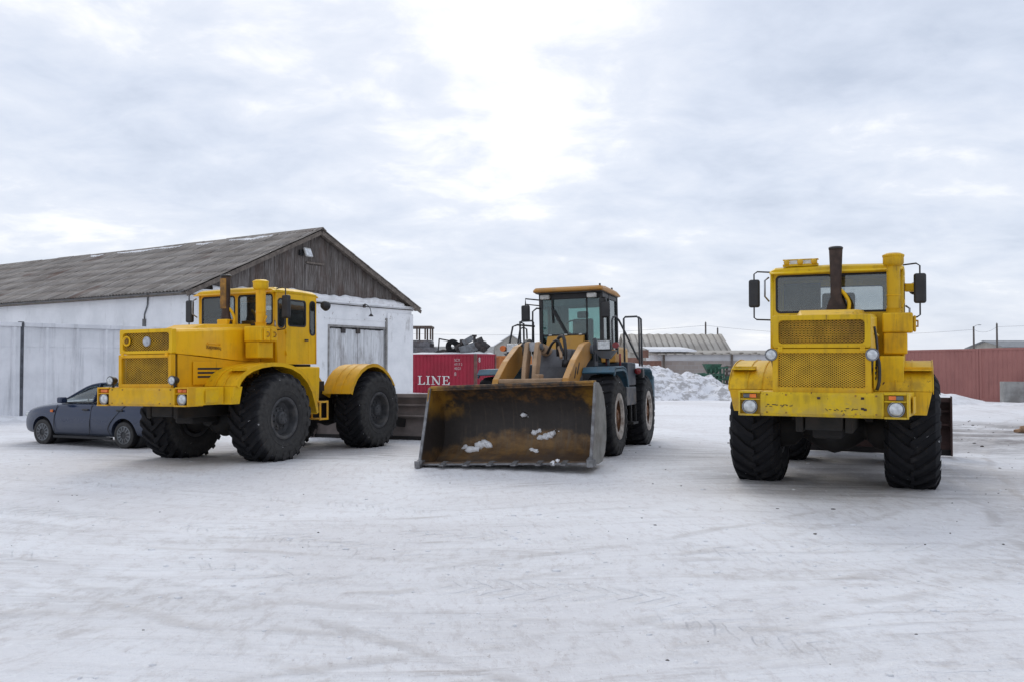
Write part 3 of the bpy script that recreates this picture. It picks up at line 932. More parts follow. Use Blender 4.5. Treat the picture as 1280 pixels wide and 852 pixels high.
# snow left on the roof near the ridge and on the gable ledge
for px0, px1 in ((118, 133), (150, 232), (250, 270), (290, 345)):
    t0, t1 = None, None
    def ridge_t(px):
        r = (px - 640) / F_PX
        mid = PA + EV * GW / 2
        return (r * mid[1] - mid[0]) / (NV[0] - r * NV[1])
    t1, t0 = ridge_t(px0), ridge_t(px1)
    mb = MB(); P = []
    n = 36
    for i in range(n + 1):
        y = t0 + (t1 - t0) * i / n
        e = math.sin(math.pi * i / n) ** .5
        w = (0.24 + 0.4 * mnoise.noise(Vector((y * .7, px0, 0)))) * e + .02
        row = []
        for k in range(6):
            d = .22 + w * k / 5
            th = 0.03 * math.sin(math.pi * min(max(k / 5, .0), 1)) + .03 + .03 * mnoise.noise(Vector((y * 2, d * 3, 2)))
            th = th if 0 < k < 5 else 0.0
            row.append((GW / 2 - d, y, RIDGE - d * sl + .05 + th))
        P.append(row)
    mb.grid(P)
    mb.build('roof_snow', M['snow_clean'], bld)
lg = MB(); P = []
n = 90
for i in range(n + 1):
    x = 1.0 + (GW - 1.7) * i / n
    h = max(.03, (0.30 + .22 * mnoise.noise(Vector((x * .75, 1.3, 0))) + .1 * mnoise.noise(Vector((x * 2.2, 4, 0)))) * (0.55 + .45 * math.sin(math.pi * i / n)))
    P.append([(x, -.10, EAVE + .10), (x, -.13, EAVE + .10 + h * .35), (x, -.09, EAVE + .10 + h * .75), (x, -.02, EAVE + .1 + h), (x, .058, EAVE + .1 + h * 1.08)])
lg.grid(P); lg.build('ledge_snow', M['snow_clean'], bld)
# gate
gate = MB(); gate.box((GX0 + .01, .12, -.1), (GX1 - .01, .14, GZ - .01)); gate.build('gate_backing', M['black_metal'], bld)
for lo, hi in ((GX0 + .05, (GX0 + GX1) / 2 - .015), ((GX0 + GX1) / 2 + .015, GX1 - .05)):
    g = MB(); x = lo
    while x < hi - .02:
        w = random.uniform(.11, .16); g.box((x, .055 + random.uniform(0, .012), .05), (min(x + w - .008, hi), .10, GZ - .06 - random.uniform(0, .03))); x += w
    o = g.build('gate_leaf', M['gate_planks'], bld)
    MB().box((lo, .10, .7), (hi, .118, .85)).build('ledger', M['gate_planks'], o)
    MB().box((lo, .10, 2.7), (hi, .118, 2.85)).build('ledger', M['gate_planks'], o)
fr = MB(); fr.box((GX0 - .09, -.03, -.1), (GX0, .05, GZ + .09)).box((GX1, -.075, -.1), (GX1 + .09, .05, EAVE - .55)).box((GX0 + .002, -.03, GZ), (GX1 - .002, .05, GZ + .09))
fr.build('gate_frame', plain('gate_frame_wood', (0.27, 0.26, 0.25), .9, 0, .25, 5, dirt=(.15, .14, .13)), bld)
MB().box((GX0 - .3, -.03, GZ + .36), (GX1 + .0, .002, GZ + .42)).build('lintel_ledge', M['whitewash'], bld)
for xx in (GX0 + .9, (GX0 + GX1) / 2): MB().box((xx - .12, -.02, GZ - .26), (xx + .12, .05, GZ + .04)).build('gate_bracket', M['scrap'], bld, bevel=.01)
# conduit, hanging lamp, floodlight, downpipe
cz = EAVE - .06
MB().tube([(2, -.10, cz + .05), (6, -.10, cz), (9, -.10, cz - .02), (GW - .05, -.10, cz - .02)], .022, 6).build('conduit', M['scrap'], bld)
lx = on_line(453, PA, EV)
lamp = empty("wall_lamp", tuple(bld.matrix_basis @ Vector((lx, -.12, cz)))); lamp.rotation_euler = bld.rotation_euler; lamp.scale = (.75, .75, .75)
tag(lamp, "small drooping lamp on a bent arm above the white barn gate", "lamp")
MB().tube([(0, 0, .12), (.03, -.10, .10), (.17, -.26, -.08), (.25, -.30, -.34), (.26, -.30, -.52)], .022, 6, steps=3).build('arm', M['scrap'], lamp)
MB().lathe([(.03, .1), (.06, .06), (.16, -.06), (.15, -.07), (.05, .04)], (.26, -.30, -.56), (0, 0, 1), 14).build('lamp_shade', M['scrap'], lamp)
MB().box((-.09, -.02, -.10), (.09, .06, .10)).build('junction_box', M['scrap'], lamp, bevel=.01)
fx = on_line(381.5, PA, EV)
fl = empty("floodlight", tuple(bld.matrix_basis @ Vector((fx, .02, 6.58)))); fl.rotation_euler = bld.rotation_euler
tag(fl, "square white floodlight high on the dark plank gable", "floodlight")
MB().box((-.22, -.20, -.19), (.22, -.12, .21), rot=(R_(-22), 0, R_(8))).build('housing', M['white_plastic'], fl, bevel=.015)
MB().box((-.19, -.222, -.17), (.19, -.205, .16), rot=(R_(-22), 0, R_(8))).build('glass_face', M['lamp_face'], fl)
MB().box((-.36, -.06, -.14), (-.16, .03, .10)).bar((-.2, -.02, 0), (0, -.14, 0), .04, .04).build('bracket', M['black_metal'], fl)
dp = on_line(185, PA, NV)
MB().tube([(-.03, dp, EAVE - .05), (-.05, dp, EAVE - .45), (-.02, dp + .22, EAVE - .8), (-.02, dp + .22, EAVE - 1.0)], .03, 6).box((-.06, dp + .14, 2.2), (-.004, dp + .30, EAVE - .98)).build('service_pipe', M['scrap_grey'], bld)

# ------------------------------------------------------------------ concrete fence
FA, FE = np.array([-16.5, 28.5]), np.array([.64, .768])
FE = FE / np.hypot(*FE)


def mk_concrete():
    t = NT('fence_concrete', 0.92, 0, 0.2)
    c = t.mix(t.step(t.noise(0.9, 6, 0.62), 0.34, 0.7), (0.78, 0.785, 0.81), (0.63, 0.64, 0.665))
    st = t.noise(1.0, 6, 0.7, t.map(scale=(5, 5, 0.35)))
    c = t.mix(t.math('MULTIPLY', t.step(st, 0.5, 0.72), 0.5), c, (0.36, 0.365, 0.385))
    t.color(c)
    t.bump(t.noise(12, 5), 0.3, 0.01)
    return t.m


M['fence_concrete'] = mk_concrete()
M['dark_joint'] = plain('tarred_joint', (0.085, 0.09, 0.105), .9, 0, .4, 3, dirt=(.17, .17, .19))
fence = empty("concrete_fence", (FA[0], FA[1], 0), (0, 0, math.atan2(FE[1], FE[0])))
tag(fence, "tall pale concrete panel fence meeting the white barn", "fence")
FH = 3.17
fj0, fj1 = on_line(25.5, FA, FE), on_line(29.8, FA, FE)
fend = on_line(226, FA, FE)
for lo, hi, ribs in ((fj0 - 5.6, fj0 - .002, None), (fj1 + .002, fend, (58, 96, 132, 168, 203))):
    pn = MB()
    pn.box((lo, 0, -.3), (hi, .10, FH - .14))
    if ribs: rx = [on_line(p, FA, FE) for p in ribs]
    else: rx = list(np.linspace(lo + .25, hi - .2, 6))
    for r in rx: pn.prism([(r - .075, 0.002), (r - .04, -.085), (r + .04, -.085), (r + .075, 0.002)], 2, -.25, FH - .145)
    pn.box((lo, -.088, FH - .138), (hi, .12, FH))
    for zz in (2.38,): pn.box((lo + .06, -.012, zz), (hi - .06, .004, zz + .025))
    pn.build('fence_panel', M['fence_concrete'], fence, bevel=.008)
MB().box((fj0, .02, -.3), (fj1, .14, FH - .02)).box((fj0 - .03, .0, FH - .01), (fj1, .16, FH + .03)).build('joint_post', M['dark_joint'], fence)


# ------------------------------------------------------------------ shipping containers
def container_mat(name, c1, c2, rust, lo=.6):
    t = NT(name, 0.6, 0, 0.35)
    c = t.mix(t.step(t.noise(0.7, 5, 0.6), 0.32, 0.7), c1, c2)
    c = t.mix(t.math('MULTIPLY', t.step(t.noise(1.0, 6, .7, t.map(scale=(3, 3, .5))), .52, .74), .55), c, tuple(x * .55 for x in c1))
    c = t.mix(t.math('MULTIPLY', t.step(t.noise(3.0, 6, .75, t.map(loc=(4, 4, 1))), lo, lo + .05), .8), c, rust)
    t.color(c); t.bump(t.noise(2.0, 3), .15, .03)
    return t.m


M['cont_red'] = container_mat('container_crimson', (0.37, 0.022, 0.05), (0.29, 0.02, 0.04), (0.09, 0.03, 0.03), .64)
M['cont_brown'] = container_mat('container_brown_red', (0.36, 0.155, 0.135), (0.31, 0.13, 0.115), (0.12, 0.05, 0.045), .66)
M['cont_orange'] = M['orange_box']
M['code_paint'] = plain('code_paint_faded', (0.56, 0.45, 0.45), .7, 0, .2, 8, bump=0)
M['post_dull'] = plain('container_post_dull', (0.16, 0.07, 0.06), .7, 0, .3, 4, dirt=(.09, .07, .05))


def container(name, corner, dirv, L, W, H, z0, mat, label, post=None, deep=.036):
    """corrugated box: corner in plan, dirv along its long side, W to the left of dirv's normal (away)"""
    o = empty(name, (corner[0], corner[1], z0), (0, 0, math.atan2(dirv[1], dirv[0])))
    tag(o, label, "container")
    def corr(a, b, nrm):
        a, b, nrm = Vector(a), Vector(b), Vector(nrm); l = (b - a).length; d = (b - a) / l
        pts = []; s = 0.16; p = 0.28
        while s < l - .16:
            for u, dep in ((0, 0), (.07, 0), (.105, -deep), (.175, -deep), (.21, 0)):
                if s + u < l - .14: pts.append(a + d * (s + u) + nrm * (dep - .02))
            s += p
        return pts
    for a, b, nr in (((0, 0, 0), (L, 0, 0), (0, -1, 0)), ((L, 0, 0), (L, W, 0), (1, 0, 0)), ((L, W, 0), (0, W, 0), (0, 1, 0)), ((0, W, 0), (0, 0, 0), (-1, 0, 0))):
        pts = corr(a, b, nr)
        mb = MB(); mb.grid([[p + Vector((0, 0, .14)) for p in pts], [p + Vector((0, 0, H - .1)) for p in pts]], smooth=False)
        mb.build('side_panel', mat, o)
    fr = MB()
    for x, y in ((0, 0), (L - .16, 0), (0, W - .16), (L - .16, W - .16)): fr.box((x, y, .002), (x + .16, y + .16, H - .002))
    fr.build('corner_post', post or mat, o, bevel=.01)
    rl = MB()
    for z, h in ((0, .14), (H - .11, .11)):
        rl.box((.161, .0, z), (L - .161, .06, z + h)).box((.161, W - .06, z), (L - .161, W, z + h)).box((.0, .161, z), (.06, W - .161, z + h)).box((L - .06, .161, z), (L, W - .161, z + h))
    rl.build('rail', mat, o, bevel=.008)
    MB().box((.062, .062, H - .05), (L - .062, W - .062, H - .012)).build('roof', mat, o)
    return o


# crimson container behind the bucket. its near corner is at picture column 595
cc = np.array([-2.24, 55.0]); cdir = np.array([-.86, .51]) / np.hypot(.86, .51)
CL, CH, CZ = 12.19, 2.59, -.12
far = cc + cdir * CL
red = container("shipping_container", far, -cdir, CL, 2.44, CH, CZ, M['cont_red'], "crimson shipping container lettered LINE in white behind the loader bucket", M['post_dull'])
# local x runs from the far end (0) to the corner near the viewer's right (CL); the lettered face is y=0


def letters(spec, h, wst):
    mb = MB(); x = 0
    T, S, dp = .155 * h, .075 * h, .012
    def bx(x0, z0, x1, z1): mb.box((x0, -dp, z0), (x1, 0, z1))
    def quad(a, b, c, d): mb.prism([a, b, c, d], 1, -dp * 1.3, -.0005)
    for ch in spec:
        if ch == 'L':
            bx(x + .12 * h, S, x + .12 * h + T, h - S); bx(x, 0, x + .74 * h, S); bx(x, h - S + .001, x + .42 * h, h)
            quad((x + .74 * h, 0.001), (x + .74 * h, .32 * h), (x + .70 * h, .32 * h), (x + .55 * h, S)); x += .86 * h
        elif ch == 'I':
            bx(x + .13 * h, S, x + .13 * h + T, h - S); bx(x, 0, x + .42 * h, S - .001); bx(x, h - S + .001, x + .42 * h, h); x += .56 * h
        elif ch == 'N':
            bx(x + .12 * h, S, x + .12 * h + S, h - S); bx(x + .78 * h, .0, x + .78 * h + S, h - S); bx(x, 0, x + .34 * h, S - .001)
            bx(x + .62 * h, h - S + .001, x + .98 * h, h); quad((x - .02 * h, h), (x + .22 * h, h), (x + .855 * h, 0), (x + .68 * h, 0)); x += 1.1 * h
        elif ch == 'E':
            bx(x + .12 * h, S, x + .12 * h + T, h - S); bx(x, 0, x + .74 * h, S - .001); bx(x, h - S + .001, x + .72 * h, h); bx(x + .12 * h + T, .46 * h, x + .5 * h, .46 * h + S)
            bx(x + .5 * h, .34 * h, x + .55 * h, .66 * h)
            quad((x + .74 * h, 0.001), (x + .78 * h, .32 * h), (x + .73 * h, .32 * h), (x + .55 * h, S)); quad((x + .72 * h, h - .001), (x + .73 * h, .72 * h), (x + .69 * h, .72 * h), (x + .55 * h, h - S)); x += .86 * h
    return mb, x


def text_part(txt, size, mat, parent, loc, rot, name='lettering', ext=.004):
    cu = bpy.data.curves.new(name, 'FONT'); cu.body = txt; cu.size = size; cu.extrude = ext
    tmp = bpy.data.objects.new(name, cu); COL.objects.link(tmp)
    dg = bpy.context.evaluated_depsgraph_get()
    me = bpy.data.meshes.new_from_object(tmp.evaluated_get(dg))
    bpy.data.objects.remove(tmp)
    o = bpy.data.objects.new(name, me); me.materials.clear(); me.materials.append(mat); COL.objects.link(o)
    o.parent = parent; o.location = loc; o.rotation_euler = rot
    return o


tL, tE = on_line(522.6, cc, cdir), on_line(563.5, cc, cdir)
mb, wid = letters('LINE', .56, 0)
lt = mb.build('lettering', M['white_letter'], red)
lt.location = (CL - tL, -.006, 0.50 - CZ + .02); lt.scale = ((tL - tE) / wid, 1, 1)
tc_ = on_line(568, cc, cdir)
for k, (tx, zz, sz) in enumerate((("SCX", 2.02, .26), ("4717 2", 1.76, .24), ("45G1", 1.50, .26), ("8", 1.12, .36))):
    text_part(tx, sz * .92, M['code_paint'], red, (CL - tc_, -.014, zz - CZ - .02), (R_(90), 0, 0))
text_part("8", .42, M['white_letter'], red, (CL + .004, .30, 1.95 - CZ), (R_(90), 0, R_(90)))
sn = MB(); P = []
for i in range(60):
    x = CL * (.36 + .64 * i / 59); row = []
    for k in range(7):
        y = .05 + 2.34 * k / 6
        h = CH - .01 + (0.10 + .07 * mnoise.noise(Vector((x * .9, y, 3)))) * (1 if 0 < k < 6 else 0) * (1 if 0 < i < 59 else 0)
        row.append((x - .05, y, h))
    P.append(row)
sn.grid(P); o = sn.build('container_snow', M['snow_clean'], red)

och = at(624, 455, 61.5)
container("shipping_container", (och.x + .02, 61.5), (.94, .34), 2.44, 6.06, 2.5, -.10, M['cont_orange'], "faded orange container end beyond the crimson one, left of the loader cab")
oc2 = at(637, 456, 61.4)
pl = MB(); pl.box((-.28, -.02, -.62), (.28, 0, .42)); o = pl.build('paper_sign', M['white_letter']); o.location = (oc2.x, 62.2 - .33, 1.72); o.rotation_euler = (0, 0, math.atan2(.34, .94)); tag(o, "white paper sheet on the orange container end", "sign")

# brownish red pair on the right
b0 = np.array([21.7, 48.0]); bd = np.array([2.07, -6.9]) / np.hypot(2.07, 6.9)
ks = on_line(1223, b0, bd)
c1 = b0 + bd * (ks - 6.06); c2 = b0 + bd * (ks + .03)
container("shipping_container", c1, bd, 6.06, 2.44, 2.59, 0.0, M['cont_brown'], "brownish red container just right of the worn yellow tractor", None, .02)
container("shipping_container", c2, bd, 6.06, 2.44, 2.60, 0.0, M['cont_brown'], "brownish red container with the concrete block standing before it", None, .02)
cb = at(1255, 485, 40.6)
o = MB().box((0, 0, -.3), (2.4, .6, 1.02)).box((-.002, -.004, .45), (2.402, .604, .49)).build('concrete_block', M['concrete_block'], None, (cb.x, 40.6, 0), bevel=.02)
o.rotation_euler = (0, 0, R_(-12)); tag(o, "grey concrete block at the foot of the brownish red container", "concrete block")


# ------------------------------------------------------------------ far buildings and poles
def gable_house(name, label, cat, x0, x1, y0, y1, wall_h, ridge_h, wall_mat, roof_mat, axis, over=.4, corr=None, rot=0, origin=None):
    """axis 0: ridge runs along x; axis 1: ridge runs along y"""
    o = empty(name, ((x0 + x1) / 2, (y0 + y1) / 2, 0), (0, 0, rot)); tag(o, label, cat)
    hx, hy = (x1 - x0) / 2, (y1 - y0) / 2
    w = MB(); w.box((-hx, -hy, -.3), (hx, hy, wall_h))
    if axis == 0: w.prism([(-hy, wall_h + .001), (hy, wall_h + .001), (0, ridge_h - .08)], 0, -hx + .003, hx - .003)
    else: w.prism([(-hx, wall_h + .001), (hx, wall_h + .001), (0, ridge_h - .08)], 1, -hy + .003, hy - .003)
    w.build('wall', wall_mat, o)
    half = hy if axis == 0 else hx; ln = hx if axis == 0 else hy
    k = (ridge_h - wall_h) / half
    for s in (-1, 1):
        r = MB(); n = int(2 * (ln + over) / (corr / 4)) if corr else 2
        rows = [[], []]
        for i in range(n + 1):
            a = -ln - over + 2 * (ln + over) * i / n
            wv = .05 * math.sin(i * math.pi / 2) if corr else 0
            for j, d in enumerate((0, half + over)):
                z = ridge_h + .04 - d * k + wv
                rows[j].append((a, s * d, z) if axis == 0 else (s * d, a, z))
        r.grid(rows, smooth=bool(corr)); ro = r.build('roof', roof_mat, o)
        sd = ro.modifiers.new('thick', 'SOLIDIFY'); sd.thickness = .08
    return o


def mk_block_wall():
    t = NT('grey_block_wall', 0.92, 0, 0.2)
    X, Y, Z = t.xyz()
    cm = t.n.new("ShaderNodeCombineXYZ"); t.l.new(X, cm.inputs[0]); t.l.new(Z, cm.inputs[1])
    br = t.n.new("ShaderNodeTexBrick"); br.inputs["Scale"].default_value = 1
    br.inputs["Brick Width"].default_value = .5; br.inputs["Row Height"].default_value = .25; br.inputs["Mortar Size"].default_value = .015
    br.inputs["Color1"].default_value = (.38, .335, .305, 1); br.inputs["Color2"].default_value = (.32, .28, .255, 1); br.inputs["Mortar"].default_value = (.38, .36, .35, 1)
    t.l.new(cm.outputs[0], br.inputs["Vector"])
    c = t.mix(t.math('MULTIPLY', t.step(t.noise(.5, 5, .6), .45, .7), .5), br.outputs["Color"], (.23, .15, .13))
    t.color(c); return t.m


def mk_far_roof():
    t = NT('far_roof_sheet', .9, 0, .15)
    X, Y, Z = t.xyz()
    f = t.math('FRACT', t.math('DIVIDE', X, .62))
    c = t.mix(t.step(t.noise(.5, 4, .6), .35, .7), (0.40, 0.37, 0.33), (0.50, 0.47, 0.42))
    c = t.mix(t.step(f, .60, .85), c, (0.25, 0.23, 0.205))
    t.color(c); return t.m


M['block_wall'] = mk_block_wall()
M['far_roof'] = mk_far_roof()
M['far_white'] = plain('far_white_plaster', (0.62, 0.62, 0.63), .9, 0, .12, .6)
# long sheet-roofed barn: only the sunlit slope shows above the shed
p0, p1 = at(782, 419, 92), at(903, 418, 92)
q0 = at(800, 436, 88)
gable_house("far_barn", "long far barn with a ribbed beige roof behind the low shed", "barn", p0.x, p1.x - .5, 88.5, 96, q0.z - .05, p1.z, M['house_wall'], M['far_roof'], 0, .5, corr=.9)
# low shed with white band and rafters
sd0, sd1 = at(822, 450, 60).x, 27.0
shed = empty("low_shed", (sd0, 60, 0), (0, 0, R_(-3))); tag(shed, "low grey block shed with a white band under rafter ends", "shed")
SW = sd1 - sd0
MB().box((0, .0, -.3), (SW, 8, 2.06)).build('wall', M['block_wall'], shed)
MB().box((0, .05, 2.062), (SW, 7.9, 2.48)).build('white_band', M['far_white'], shed)
ra = MB()
for k in range(int(SW / .9)): ra.box((.2 + k * .9, -.16, 2.50), (.32 + k * .9, .9, 2.62))
ra.build('rafter', M['wood_grey'], shed)
for xx in (.35, 4.9, 11.8): MB().box((xx, -.05, 1.2), (xx + .14, .0, 2.5)).build('post', M['wood_grey'], shed)
rf = MB(); rf.box((-.4, -.22, 2.63), (SW + .4, 8.3, 2.72), rot=(R_(2.2), 0, 0)); rf.build('roof', M['far_roof'], shed)
sn = MB(); P = []
for i in range(50):
    x = -.6 + 3.2 * i / 49
    P.append([(x, -.15, 2.66), (x, -.12, 2.78 + .06 * mnoise.noise(Vector((x, 0, 1)))), (x, 3.5, 2.98 + .06 * mnoise.noise(Vector((x, 1, 1)))), (x, 8.2, 3.15)])
sn.grid(P); sn.build('roof_snow', M['snow_clean'], shed)
w0 = at(800, 446, 58)
lw = MB(); lw.box((-3, 0, -.3), (0, .4, 2.25)).box((-.15, -.08, 2.25), (.35, .42, 2.75)).box((0.002, 0, -.3), (1.2, .38, 2.05))
o = lw.build('brick_wall', plain('brick_wall_rust', (.19, .10, .075), .9, 0, .3, 2), None, (w0.x + .2, 58, 0)); tag(o, "short rusty brick wall stub left of the low shed", "wall")

# houses
hA = at(639, 418, 95)
gable_house("beige_house", "beige gabled house far behind, left of the loader cab", "house", hA.x - 4.0, hA.x + 4.0, 95, 106, hA.z - 2.6, hA.z, M['house_wall'], M['snow_clean'], 1, .45)
hv = at(630, 433, 94.9)
hB0, hB1 = at(1256, 425, 120), at(1420, 425, 120)
gable_house("grey_house", "grey roofed pale house peeking over the right containers", "house", hB0.x, hB1.x, 120, 129, 4.25, 5.0 + .1, M['house_wall'], M['house_roof'], 0, .6)
gs = at(519, 441, 70)
gable_house("grey_hut", "low dull hut with a dark flat looking roof behind the crimson container", "hut", at(541, 440, 70).x, at(612, 440, 70).x, 70, 76, 2.5, 3.25, M['wood_grey'], M['scrap_grey'], 0, .3)


def pole(px, ytop, d, label, arm=False, r=.12):
    p = at(px, ytop, d); o = empty("utility_pole", (p.x, d, 0)); tag(o, label, "pole", )
    MB().cyl((0, 0, -.3), (0, 0, p.z), r * 1.25, r * .85, 10).build('shaft', M['wood_pole'], o)
    if arm:
        MB().tube([(0, 0, p.z - .1), (.3, 0, p.z + .12), (.6, -.1, p.z + .2)], .025, 6).build('arm', M['wood_pole'], o)
        MB().box((.58, -.16, p.z + .14), (.92, 0, p.z + .22)).build('lamp_head', M['scrap_grey'], o, bevel=.03)
    else:
        MB().cyl((0, 0, p.z), (0, 0, p.z + .12), .035, n=8).build('insulator', M['scrap_grey'], o)
    return p


pp = [pole(882, 403, 115, "taller thin pole standing behind the ribbed barn roof"), pole(897, 410, 118, "shorter pole at the end of the ribbed barn roof"),
      pole(1217, 408, 115, "pole with a street lamp arm above the right containers", True), pole(1246, 404.5, 112, "bare dark pole between the lamp pole and grey house")]
for (a, b, dz, lb) in ((pp[0], pp[2], -.9, "faint wire sagging from the far barn pole to the lamp pole"), (pp[2], pp[3], -.5, "short wire between lamp pole and bare pole"), (pp[3], pp[3] + Vector((26, -30, 3)), -.8, "wire rising from the bare pole past the grey house"), (pp[0] + Vector((-45, 5, -.6)), pp[0], -.8, "faint wire reaching the taller barn pole from the left")):
    pts = [a.lerp(b, t) + Vector((0, 0, dz * 4 * t * (1 - t) - .4)) for t in np.linspace(0, 1, 14)]
    o = MB().tube(pts, .014, 5).build('power_line', M['wire']); tag(o, lb, "power line")

# old machine cab above the crimson container
oc = empty("old_harvester", (at(530, 440, 66).x, 66, 0)); tag(oc, "derelict grey harvester with a glazed cab beside the barn corner", "harvester")
zA, zB, zC, zT = at(530, 450, 66).z - 1.2, at(530, 425, 66).z, at(530, 424.5, 66).z, at(530, 410, 66).z
xl, xr = at(519.5, 420, 66).x - .55, at(538.2, 420, 66).x
x0 = oc.location.x
MB().box((xl - .8 - x0, 0, -.2), (xr + .35 - x0, 2.4, zB - .5)).box((xl - x0, .1, zB - .495), (xr + .05 - x0, 2.2, zB)).prism([(xr + .06 - x0, zB - .55), (xr + 1.3 - x0, 1.6), (xr + .4 - x0, 1.4)], 1, .3, 2).build('body', M['scrap_grey'], oc, bevel=.03)
cf = MB()
for xx in (xl, (xl * .62 + xr * .38), (xl * .25 + xr * .75), xr - .02): cf.box((xx - x0 - .06, .1, zC), (xx - x0 + .06, .22, zT - .002)); cf.box((xx - x0 - .06, 1.9, zC), (xx - x0 + .06, 2.0, zT - .002))
cf.build('cab_frame', M['wood_grey'], oc)
MB().box((xl - .12 - x0, -.05, zT), (xr + .1 - x0, 2.1, zT + .16)).build('cab_roof', M['wood_grey'], oc, bevel=.03)
MB().box((xr - .05 - x0, .0, zB - .55), (xr + .25 - x0, .3, zB - .25)).build('lamp', M['black_metal'], oc, bevel=.05)

# scrap lying on the crimson container
def onbox(px, depth=.9):
    """position on the container roof at picture column px, `depth` back from the lettered edge"""
    nrm = np.array([cdir[1], -cdir[0]]); nrm = -nrm if nrm[1] < 0 else nrm
    a = cc + nrm * depth; t = on_line(px, a, cdir); p = a + cdir * t
    return Vector((p[0], p[1], CZ + CH + .06))
p = onbox(566); o = MB().lathe([(.16, -.14), (.40, -.16), (.47, -.08), (.47, .08), (.40, .16), (.16, .14)], (0, 0, .42), (.3, 1, .25), 22, close=True).build('rubber_tyre_scrap', M['tyre'], None, tuple(p)); tag(o, "old black tyre lying on the crimson container roof", "tyre")
p = onbox(578); b = MB(); b.box((-.35, -.3, 0), (.35, .3, .55)).box((-.2, -.2, .55), (.25, .2, .85)).cyl((-.5, 0, .3), (.5, 0, .35), .15, n=12).cyl((.1, -.4, .5), (.1, .4, .55), .12, n=10); o = b.build('scrap_engine', M['scrap'], None, tuple(p), bevel=.02); o.rotation_euler = (0, .1, .4); tag(o, "rusty engine block on the container roof beside the old tyre", "engine")
p = onbox(588); b = MB(); b.box((-.7, -.3, .05), (.7, .3, .6), rot=(0, R_(-18), .2)).box((-.5, -.25, .62), (.2, .2, .95), rot=(0, R_(-30), 0)); o = b.build('sheet_metal_box', M['scrap_grey'], None, tuple(p), bevel=.03); tag(o, "tilted grey sheet metal box on the container roof", "box")
p = onbox(592.5); b = MB(); b.cyl((0, 0, 0), (.03, 0, 1.02), .085, n=10).box((-.13, -.12, 1.0), (.17, .12, 1.12)); o = b.build('steel_post', M['scrap'], None, tuple(p)); tag(o, "upright rusty post with a cap on the container roof", "post")
p = onbox(600, 1.2); b = MB(); b.blob((0, 0, .45), .42, 3, .6, 2, (1.1, .8, 1)).bar((-.4, 0, .9), (.5, 0, .3), .12, .1); o = b.build('scrap_heap', M['scrap'], None, tuple(p)); tag(o, "dark tangled scrap lump at the container's near corner", "scrap")
p = onbox(547.5); q = onbox(612, 1.6); b = MB(); b.bar((0, 0, -.05), (.08, 0, .95), .08, .08).tube([(.08, 0, .92), (q.x - p.x - .9, q.y - p.y, .45)], .045, 6); o = b.build('long_pipe', M['scrap'], None, tuple(p)); tag(o, "long thin pipe propped on a stake across the container roof", "pipe")
p = onbox(554); b = MB(); b.blob((0, 0, .12), .25, 9, .5, 1, (2.6, 1, .6)); o = b.build('rag_bundle', M['scrap'], None, tuple(p)); tag(o, "low dark bundle on the snow of the container roof", "bundle")

# green seeder and timber racks on the heap
g0 = at(873, 473, 51); g1 = at(905, 473, 51)
gm = empty("green_seeder", (g0.x, 51, 0)); tag(gm, "green lattice farm machine half buried behind the snow heap", "farm machine")
gw_ = g1.x - g0.x; zb, zt = .7, at(885, 459, 51).z
b = MB()
for i in range(7):
    xx = gw_ * i / 6; b.bar((xx, 0, zb - .5), (xx, 0, zt - .35 * (i < 3)), .06); b.bar((xx, .8, zb - .5), (xx, .8, zt - .35 * (i < 3)), .06)
for z in (zb, zb + .25, zb + .5, zt - .36): b.bar((0, 0, z), (gw_, 0, z), .07); b.bar((0, .8, z), (gw_, .8, z), .06)
for i in range(6): b.bar((gw_ * i / 6, .01, zb), (gw_ * (i + 1) / 6, .01, zt - .4), .045)
b.build('lattice_frame', M['green'], gm)
b = MB(); b.box((.5, .15, zb - .3), (gw_ * .95, .75, zt - .35)); b.build('seed_box', M['green'], gm, bevel=.03)
b = MB(); xh = at(892, 452, 51).x - g0.x; b.loft([[(xh - .25, .2, zt - .3), (xh + .3, .2, zt - .3), (xh + .3, .7, zt - .3), (xh - .25, .7, zt - .3)], [(xh - .5, .05, zt + .22), (xh + .5, .05, zt + .22), (xh + .5, .85, zt + .22), (xh - .5, .85, zt + .22)]]); b.build('hopper', M['green'], gm, bevel=.02)
MB().bar((gw_ - .35, .0, zt - .02), (gw_ + .25, 0, zt + .02), .1).bar((-.3, 0, zt - .38), (.4, 0, zt - .32), .08).build('drawbar', M['green'], gm)
r0 = at(906, 480, 51.5); tr = empty("timber_rack", (r0.x, 51.5, 0)); tag(tr, "grey and green railed rack between the green machine and worn tractor", "rack")
b = MB()
for z in np.linspace(.45, at(906, 458, 51.5).z, 6): b.bar((0, 0, z), (3.4, .1, z - .06), .05, .12)
b.build('slats', M['wood_grey'], tr)
b = MB(); b.bar((.15, .07, -.2), (.15, .07, 1.75), .09).bar((2, .12, -.2), (2, .12, 1.75), .09); b.build('post', M['wood_grey'], tr)
b = MB(); b.bar((.0, -.1, 1.02), (2.6, -.1, .98), .05, .22); b.build('board', M['green'], tr)


